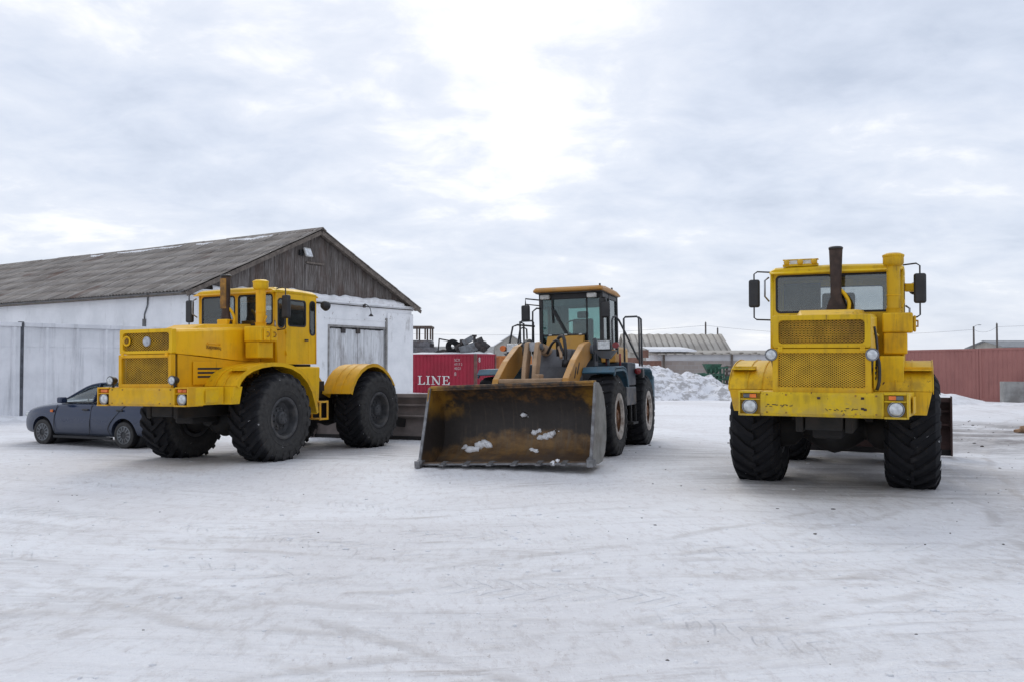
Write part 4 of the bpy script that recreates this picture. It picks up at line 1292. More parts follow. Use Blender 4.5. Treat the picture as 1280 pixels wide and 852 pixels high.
# ================================================================== WHEELS
def tyre_mesh(R, W, rim_r, lugs, lug_h, lug_w, mat, slope=0.9, name='tyre', chevron=True):
    """carcass turned about Y, with chevron lugs. centre at origin, axis Y"""
    mb = MB(); hw = W / 2; Rc = R - lug_h
    prof = [(rim_r, -hw * .80), (rim_r + .05, -hw * .93), (rim_r + (Rc - rim_r) * .45, -hw * 1.0), (Rc - .09, -hw * .97), (Rc - .02, -hw * .82), (Rc, -hw * .4), (Rc + .004, 0)]
    prof = prof + [(r, -h) for r, h in prof[-2::-1]]
    # ring section sits between rim and tread: closed with the inner tube side
    mb.lathe(prof, (0, 0, 0), (0, 1, 0), 56, True, cap=False)

    def carc(t):   # radius of carcass at lateral |t|
        pts = [(0, Rc + .004), (hw * .4, Rc), (hw * .82, Rc - .02), (hw * .97, Rc - .09), (hw * 1.0, rim_r + (Rc - rim_r) * .55)]
        for (a, ra), (b, rb) in zip(pts, pts[1:]):
            if t <= b: return ra + (rb - ra) * (t - a) / (b - a)
        return pts[-1][1]
    for sgn in (-1, 1):
        for k in range(lugs):
            th0 = 2 * math.pi * (k + (0.5 if sgn > 0 else 0)) / lugs
            secs = []
            for t in (-.02, hw * .25, hw * .55, hw * .82, hw * .975, hw * 1.03):
                at_ = abs(t)
                th = th0 + at_ * slope / R
                if t == hw * 1.03: rtop, rbot = Rc - .13, Rc - .17
                else: rtop, rbot = carc(at_) + lug_h * (1 if at_ < hw * .9 else .8), carc(at_) - .012
                wt, wb_ = lug_w * (.8 + .35 * at_ / hw), lug_w * (1.15 + .4 * at_ / hw)
                sec = []
                for rr, ww in ((rbot, -wb_), (rtop, -wt), (rtop, wt), (rbot, wb_)):
                    a = th + ww / 2 / R
                    sec.append((rr * math.cos(a), sgn * t, rr * math.sin(a)))
                secs.append(sec)
            mb.loft(secs)
    # a few radial ribs on the sidewall
    for sgn in (-1, 1):
        mb.lathe([(rim_r + (Rc - rim_r) * .30, sgn * hw * .985), (rim_r + (Rc - rim_r) * .33, sgn * hw * 1.005), (rim_r + (Rc - rim_r) * .36, sgn * hw * .99)], (0, 0, 0), (0, 1, 0), 56, cap=False)
    me = mb
    return me


def wheel(name, parent, loc, tyre_src, rim_src, hub_src, side):
    """wheel > tyre, rim. side +1: outer face towards +Y"""
    w = inst(hub_src, parent, loc); w.rotation_euler = (0, random.uniform(0, 6.28), 0) if side > 0 else (0, random.uniform(0, 6.28), R_(180))
    return w


def make_wheel(R, W, rim_r, lugs, lug_h, lug_w, m_tyre, m_rim, m_ring, m_hub, slope=.9, dish=.12):
    hub = MB(); hw = W / 2
    hub.lathe([(rim_r * .62, hw * .44), (rim_r * .60, hw * .54), (rim_r * .36, hw * .62), (rim_r * .33, hw * .78), (rim_r * .26, hw * .84), (.001, hw * .85)], (0, 0, 0), (0, 1, 0), 28)
    for k in range(10):
        a = 2 * math.pi * k / 10
        hub.cyl((rim_r * .48 * math.cos(a), hw * .55, rim_r * .48 * math.sin(a)), (rim_r * .48 * math.cos(a), hw * .66, rim_r * .48 * math.sin(a)), .022, n=6)
    for k in range(6):
        a = 2 * math.pi * k / 6
        hub.cyl((rim_r * .2 * math.cos(a), hw * .84, rim_r * .2 * math.sin(a)), (rim_r * .2 * math.cos(a), hw * .875, rim_r * .2 * math.sin(a)), .014, n=6)
    h = hub.build('wheel', m_hub, None, sharp=35)
    r = MB()
    r.lathe([(rim_r + .025, hw * .80), (rim_r + .03, hw * .90), (rim_r + .0, hw * .93), (rim_r - .03, hw * .88), (rim_r - .045, hw * .62), (rim_r * .86, hw * .5), (rim_r * .60, hw * .46)], (0, 0, 0), (0, 1, 0), 40, cap=False)
    r.lathe([(rim_r + .025, -hw * .80), (rim_r + .03, -hw * .90), (rim_r - .03, -hw * .88), (rim_r - .05, -hw * .3), (rim_r * .8, -hw * .1), (.12, -hw * .06), (.12, -hw * .9)], (0, 0, 0), (0, 1, 0), 40, cap=False)
    r.lathe([(rim_r + .02, -hw * .82), (rim_r + .02, hw * .82)], (0, 0, 0), (0, 1, 0), 40, cap=False)
    ro = r.build('rim', [m_rim], h, sharp=40)
    if m_ring is not m_rim:
        rr = MB(); rr.lathe([(rim_r + .06, hw * .86), (rim_r + .055, hw * .955), (rim_r - .035, hw * .97), (rim_r - .075, hw * .80)], (0, 0, 0), (0, 1, 0), 40, cap=False)
        rr.build('rim_ring', m_ring, h, sharp=40)
    t = tyre_mesh(R, W, rim_r, lugs, lug_h, lug_w, m_tyre, slope).build('tyre', m_tyre, h, sharp=38)
    return h


# ================================================================== ARTICULATED TRACTOR
def diag_mesh(x, y0, y1, z0, z1, step, wdt, mat, parent, name='grille'):
    """woven wire: two families of diagonal wires clipped to the opening"""
    mb = MB()
    for fam in (0, 1):
        k = 0.62 if fam == 0 else -0.62      # slope dz/dy
        lo = z0 - max(k * (y1 - y0), 0); hi = z1 - min(k * (y1 - y0), 0)
        c = lo
        while c < hi:
            # z = c + k (y-y0)
            ya, yb = y0, y1
            za, zb = c, c + k * (y1 - y0)
            pts = []
            if k > 0:
                ya = max(y0, y0 + (z0 - c) / k); yb = min(y1, y0 + (z1 - c) / k)
            else:
                ya = max(y0, y0 + (z1 - c) / k); yb = min(y1, y0 + (z0 - c) / k)
            if yb - ya > .01:
                xx = x + (.004 if fam else 0)
                mb.bar((xx, ya, c + k * (ya - y0)), (xx, yb, c + k * (yb - y0)), wdt, .005, up=(1, 0, 0))
            c += step
    return mb.build(name, mat, parent, recalc=False)


def headlight(parent, loc, r, d=(1, 0, 0), label=None, stem=None):
    l = MB(); l.lathe([(r * .45, -.13), (r * .85, -.09), (r * 1.02, -.01), (r * 1.06, .012), (r * 1.0, .02), (r * .94, .012)], (0, 0, 0), d, 22)
    if stem: l.cyl((-.05, 0, 0), (stem[0], stem[1], stem[2]), .022, n=8)
    o = l.build('headlight', M['black_metal'], parent, loc)
    b = MB(); b.lathe([(r * 1.0, .022), (r * .92, .024), (r * .90, .014)], (0, 0, 0), d, 22, cap=False); b.build('bezel', M['chrome'], o)
    f = MB(); f.lathe([(r * .92, .012), (r * .75, .026), (r * .4, .036), (.002, .040)], (0, 0, 0), d, 22); f.build('lens', M['lens'], o)
    return o


def mirror(parent, y_in, y_out, x, zt, zb, mz0, mz1, w=.17):
    s = 1 if y_out > 0 else -1
    a = MB()
    a.tube([(x, y_in, zt), (x + .02, y_out - s * .05, zt + .015), (x + .02, y_out, zt - .02), (x + .02, y_out, zb + .03), (x + .02, y_out - s * .04, zb), (x, y_in, zb - .01)], .012, 7)
    o = a.build('mirror_arm', M['black_metal'], parent)
    m = MB(); m.box((x - .045, y_out - w / 2, mz0), (x + .045, y_out + w / 2, mz1)); m.build('mirror', M['black_metal'], o, bevel=.035, seg=3)
    return o


_wcache = {}


def make_tractor(name, label, loc, rot, v):
    """v: 'a' = bright one at left, 'b' = worn one at right.  local X forward, Y left, Z up, origin under the front axle"""
    Y = M['yellow_a'] if v == 'a' else M['yellow_b']
    root = empty(name, loc, rot); tag(root, label, "tractor", "yellow articulated tractors")
    # --- chassis
    b = MB(); b.box((-1.35, -.36, .92), (1.6, -.26, 1.14)).box((-1.35, .26, .92), (1.6, .36, 1.14)).box((1.3, -.239, .95), (1.6, .239, 1.14)).box((-1.3, -.239, .80), (-.9, .239, 1.1)); b.build('front_frame', M['under'], root, bevel=.02)
    b = MB(); b.box((-4.5, -.40, .70), (-1.75, .40, 1.22)).box((-4.5, -.55, 1.15), (-2.1, .55, 1.3)); b.build('rear_frame', M['under'], root, bevel=.02)
    b = MB(); b.cyl((-1.55, 0, .55), (-1.55, 0, 1.35), .2).cyl((-1.8, 0, .95), (-1.3, 0, .95), .24); b.build('hinge', M['under'], root)
    for ax in (0, -3.2):
        b = MB(); b.cyl((ax, -.95, .86), (ax, .95, .86), .15).lathe([(.15, -.42), (.30, -.2), (.36, 0), (.30, .2), (.15, .42)], (ax, 0, .86), (0, 1, 0), 24).cyl((ax + .34, 0, .86), (ax + .5, 0, .86), .14)
        for s in (-1, 1): b.lathe([(.15, 0), (.26, s * .1), (.3, s * .3), (.24, s * .38)], (ax, s * .45, .86), (0, 1, 0), 24); b.box((ax - .45, s * .5 - .05, 1.0), (ax + .45, s * .5 + .05, 1.12))
        b.build('axle', M['under'], root, sharp=40)
    b = MB(); b.box((.45, -.2, .80), (1.1, .2, 1.1)); b.build('engine_sump', M['under'], root, bevel=.04)
    # --- wheels
    if v not in _wcache:
        _wcache[v] = make_wheel(.845, .70, .36, 22, .05, .085, M['tyre_dusty' if v == 'a' else 'tyre'], M['rim_dark'], M['rim_dark'], M['rim_dark'])
        w0 = _wcache[v]; first = True
    for i, (ax, s) in enumerate(((0, 1), (0, -1), (-3.2, 1), (-3.2, -1))):
        if i == 0: w = _wcache[v]; w.parent = root
        else: w = inst(_wcache[v], root)
        w.location = (ax, s * 1.055, .86)
        # chevrons point the same way on both sides: the far side is turned by half a turn about X
        w.rotation_euler = (0, 0.3 + i * 1.1, 0) if s > 0 else (R_(180), 0.7 + i, 0)
        if s < 0: w.rotation_euler = (0, 0.7 + i, 0); w.scale = (1, -1, 1)
    # --- hood
    def sec(x, zt, hw, z0, sh=.05):
        return [(x, -hw, z0), (x, -hw, zt - sh), (x, -hw + sh * .9, zt - .006), (x, -hw * .5, zt + .012), (x, hw * .5, zt + .012), (x, hw - sh * .9, zt - .006), (x, hw, zt - sh), (x, hw, z0)]
    b = MB(); b.loft([sec(1.86, 2.44, .585, 2.03), sec(1.2, 2.475, .595, 1.99), sec(.40, 2.525, .61, 1.92), sec(.395, 2.525, .595, 1.92), sec(-.20, 2.55, .595, 1.9)])
    hood = b.build('hood', Y, root, bevel=.012)
    b = MB(); b.loft([[(x, -h, z0), (x, -h, z1), (x, h, z1), (x, h, z0)] for x, h, z0, z1 in ((1.82, .585, 1.16, 2.022), (.40, .61, 1.16, 1.912), (-.2, .6, 1.16, 1.9))])
    b.build('engine_panel', Y, root, bevel=.008)
    # raised air duct on the hood and side louvres, hatch outline
    b = MB(); b.loft([[(x, -h, z), (x, -h + .05, z + t), (x, h - .05, z + t), (x, h, z)] for x, h, z, t in ((1.25, .36, 2.475, .012), (.95, .42, 2.49, .075), (-.2, .45, 2.55, .06))]); b.build('hood_bulge', Y, root, bevel=.012)
    for s in (-1, 1):
        p = MB(); p.box((.46, s * .612 - .008, 1.50), (1.50, s * .612 + .008, 1.90)); sp = p.build('side_hatch', Y, root, bevel=.006)
        for k, (xa, xb, z) in enumerate(((.80, 1.40, 1.775), (.86, 1.40, 1.705), (.92, 1.40, 1.635))):
            q = MB(); q.box((xa, s * .622 - .004, z - .017), (xb, s * .622 + .004, z + .017)); q.build('louvre', M['rubber_gasket'], sp)
        q = MB(); q.tube([(.85, s * .605, 2.20), (.87, s * .645, 2.205), (1.13, s * .645, 2.215), (1.15, s * .60, 2.22)], .011, 6); q.build('hood_handle', Y, hood)
        if v == 'a' and s > 0:
            text_part("Кировец", .088, M['exhaust_y'], hood, (1.18, .606, 2.125), (R_(90), R_(2.5), R_(180)), 'nameplate', .003)
    # --- nose bezels and grilles
    zu0, zu1 = 2.03, 2.45
    b = MB(); plate_hole(b, (1.965, -.6, 0), (0, 1, 0), (0, 0, 1), rrect(.0, 1.2, zu0, zu1, .03), rrect(.075, 1.125, 2.085, 2.385, .05), .10)
    nose = b.build('nose_upper', Y, root, bevel=.01)
    b = MB(); plate_hole(b, (1.985, -.6, 0), (0, 1, 0), (0, 0, 1), rrect(.0, 1.2, 1.42, 2.022, .012), rrect(.07, 1.13, 1.525, 1.965, .012), .10)
    nose2 = b.build('nose_lower', Y, root, bevel=.008)
    MB().box((1.825, -.56, 1.47), (1.86, .56, 2.02)).build('radiator', M['radiator'], root)
    MB().box((1.862, -.54, 2.04), (1.868, .54, 2.41)).build('radiator', M['radiator'], root)
    mw = .016 if v == 'b' else .014
    MW = M['mesh_y'] if v == 'b' else M['mesh_a']
    diag_mesh(1.925, -.53, .53, 2.08, 2.39, .029 if v == 'b' else .038, .0062 if v == 'b' else .0085, M['mesh_a'], nose)
    diag_mesh(1.945, -.535, .535, 1.52, 1.97, .029 if v == 'b' else .038, .0098 if v == 'b' else .0088, MW, nose2)
    if v == 'b':
        q = MB()
        for k in range(9): q.bar((1.885, -.53, 2.10 + .034 * k), (1.885, .53, 2.085 + .034 * k), .006, .016)
        q.build('radiator_slats', M['exhaust_y'], nose)
    for yy in (-.5, .5):
        q = MB(); q.box((1.984, yy - .03, 1.985), (2.0, yy + .03, 2.05)).cyl((1.995, yy, 2.03), (2.012, yy, 2.03), .012, n=8); q.build('latch', Y, nose2, bevel=.004)
    if v == 'a':
        e = MB(); e.lathe([(.085, 0), (.085, .02), (.066, .022), (.066, .012), (.002, .012)], (1.945, -.44, 2.255), (1, 0, 0), 24); em = e.build('round_badge', Y, nose)
        e = MB(); e.bar((1.965, -.475, 2.25), (1.965, -.43, 2.30), .014, .012).bar((1.965, -.43, 2.30), (1.965, -.43, 2.21), .014, .012).bar((1.965, -.475, 2.25), (1.965, -.45, 2.21), .014, .012).bar((1.965, -.405, 2.29), (1.965, -.405, 2.22), .014, .012); e.build('monogram', M['exhaust_y'], nose)
        e = MB(); e.lathe([(.085, 0), (.08, .02), (.04, .035), (.002, .04)], (1.945, .02, 2.24), (1, 0, 0), 20); e.build('emblem', M['emblem'], nose, sharp=20)
    # --- bumper and light housings
    b = MB(); b.prism([(1.72, 1.17), (2.03, 1.15), (2.06, 1.19), (2.06, 1.42), (2.03, 1.465), (1.72, 1.465)], 1, -.745, .745); bp_ = b.build('bumper', Y, root, bevel=.01)
    if v == 'b':      # scratched scrawl and rust scars on the bumper face
        rs = random.Random(4); m = MB()
        for (y0, y1, z) in ((-.68, -.36, 1.285), (.06, .42, 1.25)):
            y = y0
            while y < y1:
                y2 = y + rs.uniform(.02, .05); m.bar((2.062, y, z + rs.uniform(-.018, .022)), (2.062, y2, z + rs.uniform(-.018, .022)), rs.uniform(.006, .012), .004, up=(1, 0, 0)); y = y2 + rs.uniform(-.01, .03)
        for y, z in ((-.02, 1.395), (.5, 1.40), (.5, 1.27), (.53, 1.26)): m.box((2.059, y - .018, z - .016), (2.064, y + .02, z + .014))
        m.build('scratches', M['exhaust'], bp_)
    q = MB()
    for yy in (-.66, -.42, .42, .66):
        for zz in (1.43, 1.20): q.cyl((2.058, yy, zz), (2.068, yy, zz), .013, n=6)
    q.build('bolt', M['exhaust_y'], bp_)
    for s in (-1, 1):
        h = MB()
        h.box((1.90, s * .885 - .135, 1.155), (1.93, s * .885 + .135, 1.455))
        lo, hi = sorted((s * 1.005, s * 1.03)); h.box((1.70, lo, 1.15), (2.05, hi, 1.47))
        lo, hi = sorted((s * .748, s * 1.004)); h.box((1.70, lo, 1.445), (2.05, hi, 1.47)).box((1.70, lo, 1.15), (2.085, hi, 1.175)).box((1.931, lo, 1.355), (2.045, hi, 1.372))
        hs_ = h.build('lamp_housing', Y, root, bevel=.005)
        t = MB(); t.box((1.935, s * .885 - .085, 1.382), (2.03, s * .885 - .085 + .17, 1.436)); t.build('turn_signal', M['scrap_grey'] if v == 'b' else M['amber'], hs_, bevel=.008)
        t = MB(); lo, hi = sorted((s * .885 - .0, s * .885 - s * .083)); t.box((2.031, lo, 1.385), (2.04, hi, 1.433)); t.build('amber_lens', M['amber'], hs_)
        headlight(root, (2.02, s * .885, 1.268), .098)
        if v == 'b': headlight(root, (1.98, s * .615, 1.945), .078, stem=(-.12, -s * .04, -.28))
        else: headlight(root, (2.06, s * .70, 1.585), .075, stem=(-.06, 0, -.14))
        # side step box and gusset
        b = MB()
        pr = [(1.98, s * .60), (1.98, s * 1.02), (1.28, s * 1.09), (1.28, s * .60)]
        b.prism(pr, 2, 1.165, 1.462); so = b.build('side_step', Y, root, bevel=.01)
        b = MB(); lo, hi = sorted((s * 1.082, s * 1.096)); b.box((1.42, lo, 1.20), (1.70, hi, 1.41), rot=(0, 0, s * R_(-5.7))); b.build('step_plate', Y, so, bevel=.004)
        b = MB(); lo, hi = sorted((s * .62, s * 1.30))
        lo2 = s * 1.235
        # gusset: tapers in towards its lower edge
        sv = [[(1.255, s * .64, 1.16), (1.255, s * 1.235, 1.16), (1.255, s * 1.30, 1.462), (1.255, s * .64, 1.462)], [(1.05, s * .64, 1.16), (1.05, s * 1.235, 1.16), (1.05, s * 1.30, 1.462), (1.05, s * .64, 1.462)]]
        b.loft(sv); b.build('fender_gusset', Y, root, bevel=.008)
    # --- fenders
    fprof = [(1.235, 1.47), (1.17, 1.58), (1.04, 1.69), (.85, 1.775), (.60, 1.835), (.30, 1.868), (0, 1.862), (-.30, 1.81), (-.56, 1.71), (-.78, 1.55), (-.94, 1.34), (-1.04, 1.10), (-1.10, .90)]
    rprof = [(-2.19, 1.24), (-2.26, 1.40), (-2.40, 1.58), (-2.58, 1.72), (-2.80, 1.815), (-3.02, 1.85), (-3.22, 1.84), (-3.45, 1.765), (-3.66, 1.64), (-3.82, 1.49), (-3.92, 1.36)]
    for prof, nm in ((fprof, 'front_fender'), (rprof, 'rear_fender')):
        for s in (-1, 1):
            lo, hi = sorted((s * .615, s * 1.305))
            b = MB(); b.strip(prof, 1, lo, hi, .018)
            # outer lip and inner wall
            c = (0, .86) if prof is fprof else (-3.2, .86)
            inner = [((p[0] - c[0]) * .94 + c[0], (p[1] - c[1]) * .94 + c[1]) for p in prof]
            for yy, t in ((s * 1.308, .012),):
                lo, hi = sorted((yy, yy + s * t)); b.prism([(p[0], p[1] + .012) for p in prof] + inner[::-1], 1, lo, hi)
            deep = [((p[0] - c[0]) * .74 + c[0], (p[1] - c[1]) * .74 + c[1]) for p in prof]
            lo, hi = sorted((s * .600, s * .612)); b.prism(prof + deep[::-1], 1, lo, hi)
            o = b.build(nm, Y, root, sharp=30)
            q = MB()
            for yy in (s * .86, s * 1.06):
                lo, hi = sorted((yy - .006, yy + .006)); q.strip([(p[0] + (p[0] - c[0]) * .012, p[1] + .014) for p in prof[:-1]], 1, lo, hi, .006)
            q.build('rib', Y, o)
            if prof is fprof:
                q = MB(); lo, hi = sorted((s * .97, s * 1.302)); q.box((.93, lo, 1.735), (1.10, hi, 1.755)).box((.93, lo, 1.755), (.945, hi, 1.785)); q.build('foot_ledge', Y, o, bevel=.004)
    # --- panels between hood and cab, battery box, fuel tank and steps
    for s in (-1, 1):
        b = MB(); lo, hi = sorted((s * .66, s * 1.1)); b.prism([(-1.02, .88), (-1.40, .86), (-1.45, 1.80), (-.62, 1.80), (-.84, 1.55)], 1, lo, hi); b.build('fuel_tank', Y, root, bevel=.03)
        b = MB()
        for xx in (-1.36, -1.60):
            for yy in (.78, 1.16): b.bar((xx, s * yy, .74), (xx, s * yy, 1.12), .035)
        for zz in (.76, 1.10): b.bar((-1.36, s * 1.16, zz), (-1.60, s * 1.16, zz), .035); b.box((-1.62, min(s * .78, s * 1.16), zz - .012), (-1.35, max(s * .78, s * 1.16), zz + .012))
        b.build('access_step', Y, root)
    if v == 'b':
        b = MB(); b.box((.45, .67, 1.47), (1.16, .965, 1.93)); b.build('battery_box', Y, root, bevel=.012)
    b = MB(); b.box((-1.45, -.86, 1.66), (-.2, .86, 1.845)); b.build('cab_floor', M['under'], root)
    b = MB(); b.box((-.26, -.58, 1.86), (-.21, .58, 2.56)); b.build('firewall', Y, root)
    # --- cab
    xf, xr_, hy, z0, z1 = -.28, -1.53, .945, 1.85, 3.20
    H_ = z1 - z0
    th = .035
    # front: two panes with a centre post
    for k, (ya, yb) in enumerate(((-hy, -.001), (.001, hy))):
        w = yb - ya
        win = (.085, w - .045, 2.60 - z0, 3.165 - z0) if k == 0 else (.045, w - .085, 2.60 - z0, 3.165 - z0)
        window_panel('windscreen_panel', Y, root, (xf, ya, z0), (0, 1, 0), (0, 0, 1), w, H_ - .002, win, .06, th, wname='windscreen')
    for s in (-1, 1):
        # U runs so that U x V points outward
        if s > 0: Ox, U = (xf - .002, hy, z0), (-1, 0, 0)
        else: Ox, U = (xr_, -hy, z0), (1, 0, 0)
        D = xf - xr_
        def seg(a, b):   # distances behind the windscreen plane
            return (a, b) if s > 0 else (D - b, D - a)
        for nm, a, b_, wa, wb_, zb, zt in (('quarter_panel', .0, .285, .05, .245, 2.54, 3.09), ('door', .29, .985, .36, .90, 2.58, 3.08), ('rear_quarter_panel', .99, 1.248, 1.03, 1.215, 2.42, 3.09)):
            A, B = seg(a, b_); wA, wB = seg(wa, wb_)
            O = Vector(Ox) + Vector(U) * A
            p = window_panel(nm, Y, root, O, U, (0, 0, 1), B - A, H_ - .002, (wA - A, wB - A, zb - z0, zt - z0), .085 if nm != 'door' else .06, th)
            if nm == 'door':
                q = MB(); yy = s * (hy + .02); xo = xf - .90
                q.box((xo - .05, min(yy, yy + s * .02), 2.30), (xo + .06, max(yy, yy + s * .02), 2.335)); q.build('handle', M['black_metal'], p, bevel=.006)
                q = MB(); 
                for zz in (2.02, 2.42): q.cyl((xf - .29, s * (hy + .012), zz), (xf - .29, s * (hy + .012), zz + .09), .016, n=8)
                q.build('hinge', Y, p)
    # back wall with its window
    window_panel('back_panel', Y, root, (xr_, hy, z0), (0, -1, 0), (0, 0, 1), 2 * hy, H_ - .002, (.30, 1.52, 2.50 - z0, 3.08 - z0), .06, th)
    for s in (-1, 1):
        for xx in (xf - .02, xr_ + .02): MB().cyl((xx, s * (hy - .02), z0), (xx, s * (hy - .02), z1 - .004), .032, n=12).build('corner_pillar', Y, root)
    b = MB()
    def rs_(x, z, h, t): return [(x, -h, z), (x, -h - .01, z + t * .45), (x, -h + .08, z + t), (x, 0, z + t + .02), (x, h - .08, z + t), (x, h + .01, z + t * .45), (x, h, z)]
    b.loft([rs_(-.20, 3.195, .95, .07), rs_(-.30, 3.2, .955, .10), rs_(-1.0, 3.2, .955, .105), rs_(-1.5, 3.19, .95, .09), rs_(-1.62, 3.17, .93, .05)])
    roof = b.build('cab_roof', Y, root, bevel=.012)
    b = MB(); b.prism([(-.205, 3.19), (-.205, 3.235), (-.12, 3.20), (-.125, 3.185)], 1, -.94, .94); b.build('sun_visor', Y, roof)
    # interior
    b = MB(); b.box((-1.3, -.30, 2.15), (-.85, .25, 2.32)).box((-1.36, -.28, 2.30), (-1.22, .22, 2.95), rot=(0, R_(-6), 0)).box((-1.2, -.2, 1.86), (-.9, .15, 2.15)); b.build('driver_seat', M['seat_cloth'], root, bevel=.04)
    b = MB(); b.box((-.62, -.88, 1.86), (-.34, .88, 2.52)); b.build('dashboard', M['interior'], root, bevel=.03)
    b = MB(); b.tube([(-.72 + .05 * math.cos(t), -.05 + .21 * math.sin(t), 2.62 + .19 * math.cos(t) * .55) for t in np.linspace(0, 6.28, 24, endpoint=False)], .016, 6, closed=True).cyl((-.72, -.05, 2.62), (-.52, -.05, 2.4), .02, n=8).bar((-.74, -.25, 2.6), (-.74, .15, 2.62), .02, .015); b.build('steering_wheel', M['interior'], root)
    b = MB(); b.box((xr_ + .04, -.9, 2.35), (xr_ + .10, -.32, 3.14)).box((-.34, -.88, 3.13), (-.318, .88, 3.19)); b.build('lining', M['seat_cloth'], root)
    # --- air cleaner and its stack
    b = MB(); b.box((-.15, .675, 2.262), (.30, 1.075, 2.54)); b.build('air_cleaner', Y, root, bevel=.022)
    b = MB(); b.box((-.13, .69, 1.96), (.28, 1.0, 2.26)); ac = b.build('air_cleaner_base', Y, root, bevel=.018)
    for xx in (.16, -.03):
        q = MB(); q.box((xx - .085, 1.0755, 2.275), (xx + .085, 1.115, 2.50)); fb = q.build('filter_cover', Y, root, bevel=.03, seg=3)
        q = MB(); q.tube([(xx + .03, 1.115, 2.43), (xx + .0, 1.138, 2.43), (xx - .02, 1.138, 2.39), (xx, 1.138, 2.35), (xx + .03, 1.115, 2.35)], .010, 6); q.build('clip', M['exhaust_y'], fb)
    b = MB(); b.cyl((0, .82, 2.542), (0, .82, 3.26), .092, n=24).lathe([(.10, 0), (.10, .05), (.112, .07)], (0, .82, 2.545), (0, 0, 1), 24); st = b.build('intake_stack', Y, root, sharp=40)
    b = MB(); b.lathe([(.092, -.02), (.125, .0), (.142, .03), (.142, .12), (.150, .125), (.150, .15), (.10, .175), (.002, .18)], (0, .82, 3.24), (0, 0, 1), 28); b.build('intake_cap', Y, st, sharp=30)
    q = MB(); q.tube([(.05, .93, 2.62), (.02, .96, 2.70), (0, .955, 2.74)], .012, 6).cyl((0, .82, 2.80), (0, .82, 2.815), .097, n=24); q.build('stack_clamp', Y, st)
    # --- exhaust
    ex = M['exhaust'] if v == 'b' else M['exhaust_y']
    def el(z, rx, ry, ox=0): return [(.06 + ox + rx * math.cos(t), .04 + ry * math.sin(t), z) for t in np.linspace(0, 2 * math.pi, 24, endpoint=False)]
    b = MB(); b.loft([el(2.57, .085, .15), el(2.66, .08, .13), el(2.80, .075, .078), el(3.05, .075, .078), el(3.30, .08, .088), el(3.50, .085, .096)], smooth=True); xo = b.build('exhaust', M['exhaust'], root, sharp=50)
    b = MB(); b.lathe([(.10, 0), (.104, .03), (.085, .045), (.085, .03), (.002, .02)], (.06, .04, 3.50), (0, 0, 1), 24); b.build('rain_cap', M['black_metal'], xo)
    if v == 'a':
        b = MB(); b.box((-.07, -.09, 2.575), (.16, .16, 2.70)); b.build('exhaust_box', Y, root, bevel=.015)
        b = MB(); b.loft([[(.149, .04 + .06 * k, z) for k in (-1, -.4, .4, 1)] + [(.13, .04 + .07 * k, z) for k in (1, -1)] for z in (2.9, 3.47)]); b.build('heat_shield', ex, xo)
    b = MB(); b.tube([(.03, .20, 2.58), (.03, .22, 2.70), (.03, .17, 2.82), (.03, .10, 2.90), (.05, .06, 2.92)], .028, 8, steps=4); b.build('breather_pipe', Y, root)
    # --- mirrors, lamps
    mirror(root, -hy, -1.20, -.30, 3.235, 2.50, 2.69, 3.13); mirror(root, hy, 1.17, -.30, 3.27, 2.50, 2.70, 3.14)
    b = MB(); b.tube([(-.24, -.97, 3.15), (-.18, -1.02, 3.10), (-.18, -1.02, 2.85), (-.26, -.97, 2.78)], .014, 6).tube([(-.2, .98, 2.66), (-.15, 1.03, 2.62), (-.15, 1.03, 2.5)], .014, 6); b.build('grab_rail', M['chrome'], root)
    if v == 'b':
        b = MB(); b.tube([(1.95, .66, 1.92), (1.90, .69, 1.84), (1.86, .69, 1.62), (1.84, .66, 1.50)], .022, 7, steps=3).tube([(1.7, .63, 2.30), (1.72, .66, 2.05), (1.74, .655, 1.80)], .016, 6, steps=3); b.build('lamp_cable', M['black_metal'], root)
    for s in ((1,) if v == 'b' else (1, -1)):
        b = MB(); b.lathe([(.04, -.10), (.085, -.05), (.10, .03), (.10, .05), (.002, .045)], (-1.62, s * 1.10, 3.02), (-.9, 0, -.25), 18).bar((-1.53, s * .94, 3.08), (-1.58, s * 1.1, 3.06), .03); b.build('work_lamp', M['black_metal'], root)
    if v == 'b':
        b = MB(); b.box((-.75, .96, 2.9), (-.6, 1.12, 3.02)); b.build('signal_box', Y, root, bevel=.02)
        b = MB(); b.box((-.36, -.76, 3.31), (-.26, -.24, 3.345)).box((-.36, -.74, 3.345), (-.28, -.72, 3.41)).box((-.36, -.28, 3.345), (-.28, -.26, 3.41)).box((-.36, -.76, 3.405), (-.26, -.24, 3.42)); lb_ = b.build('light_bar', Y, roof)
        for yy in (-.70, -.50, -.30):
            q = MB(); q.lathe([(.045, 0), (.045, .03), (.03, .05), (.002, .055)], (-.27, yy, 3.372), (1, 0, 0), 14); q.build('amber_lamp', M['mesh_y'], lb_)
        for yy in (-.60, -.40):
            q = MB(); q.box((-.30, yy - .055, 3.346), (-.27, yy + .055, 3.404)); q.build('white_lamp', M['white_plastic'], lb_)
    # --- hoses at the joint, rear arms and blade
    b = MB()
    for k in range(5):
        yy = -.3 + .15 * k; b.tube([(-1.2, yy, 1.30), (-1.5, yy + .06, 1.55 + .03 * k), (-1.9, yy, 1.32)], .022, 6, steps=4)
    b.blob((-1.72, .45, 1.66), .13, 2, .4, 2).blob((-1.78, .62, 1.52), .12, 5, .4, 2).cyl((-1.75, .3, 1.25), (-1.75, .7, 1.6), .07, n=10); b.box((-2.1, .25, 1.3), (-1.8, .72, 1.5))
    b.build('hoses', M['under'], root)
    BM_ = M['blade_brown'] if v == 'a' else M['blade_red']
    b = MB()
    for s in (-1, 1): b.bar((-3.9, s * .55, .72), (-5.2, s * .75, .45), .16, .2)
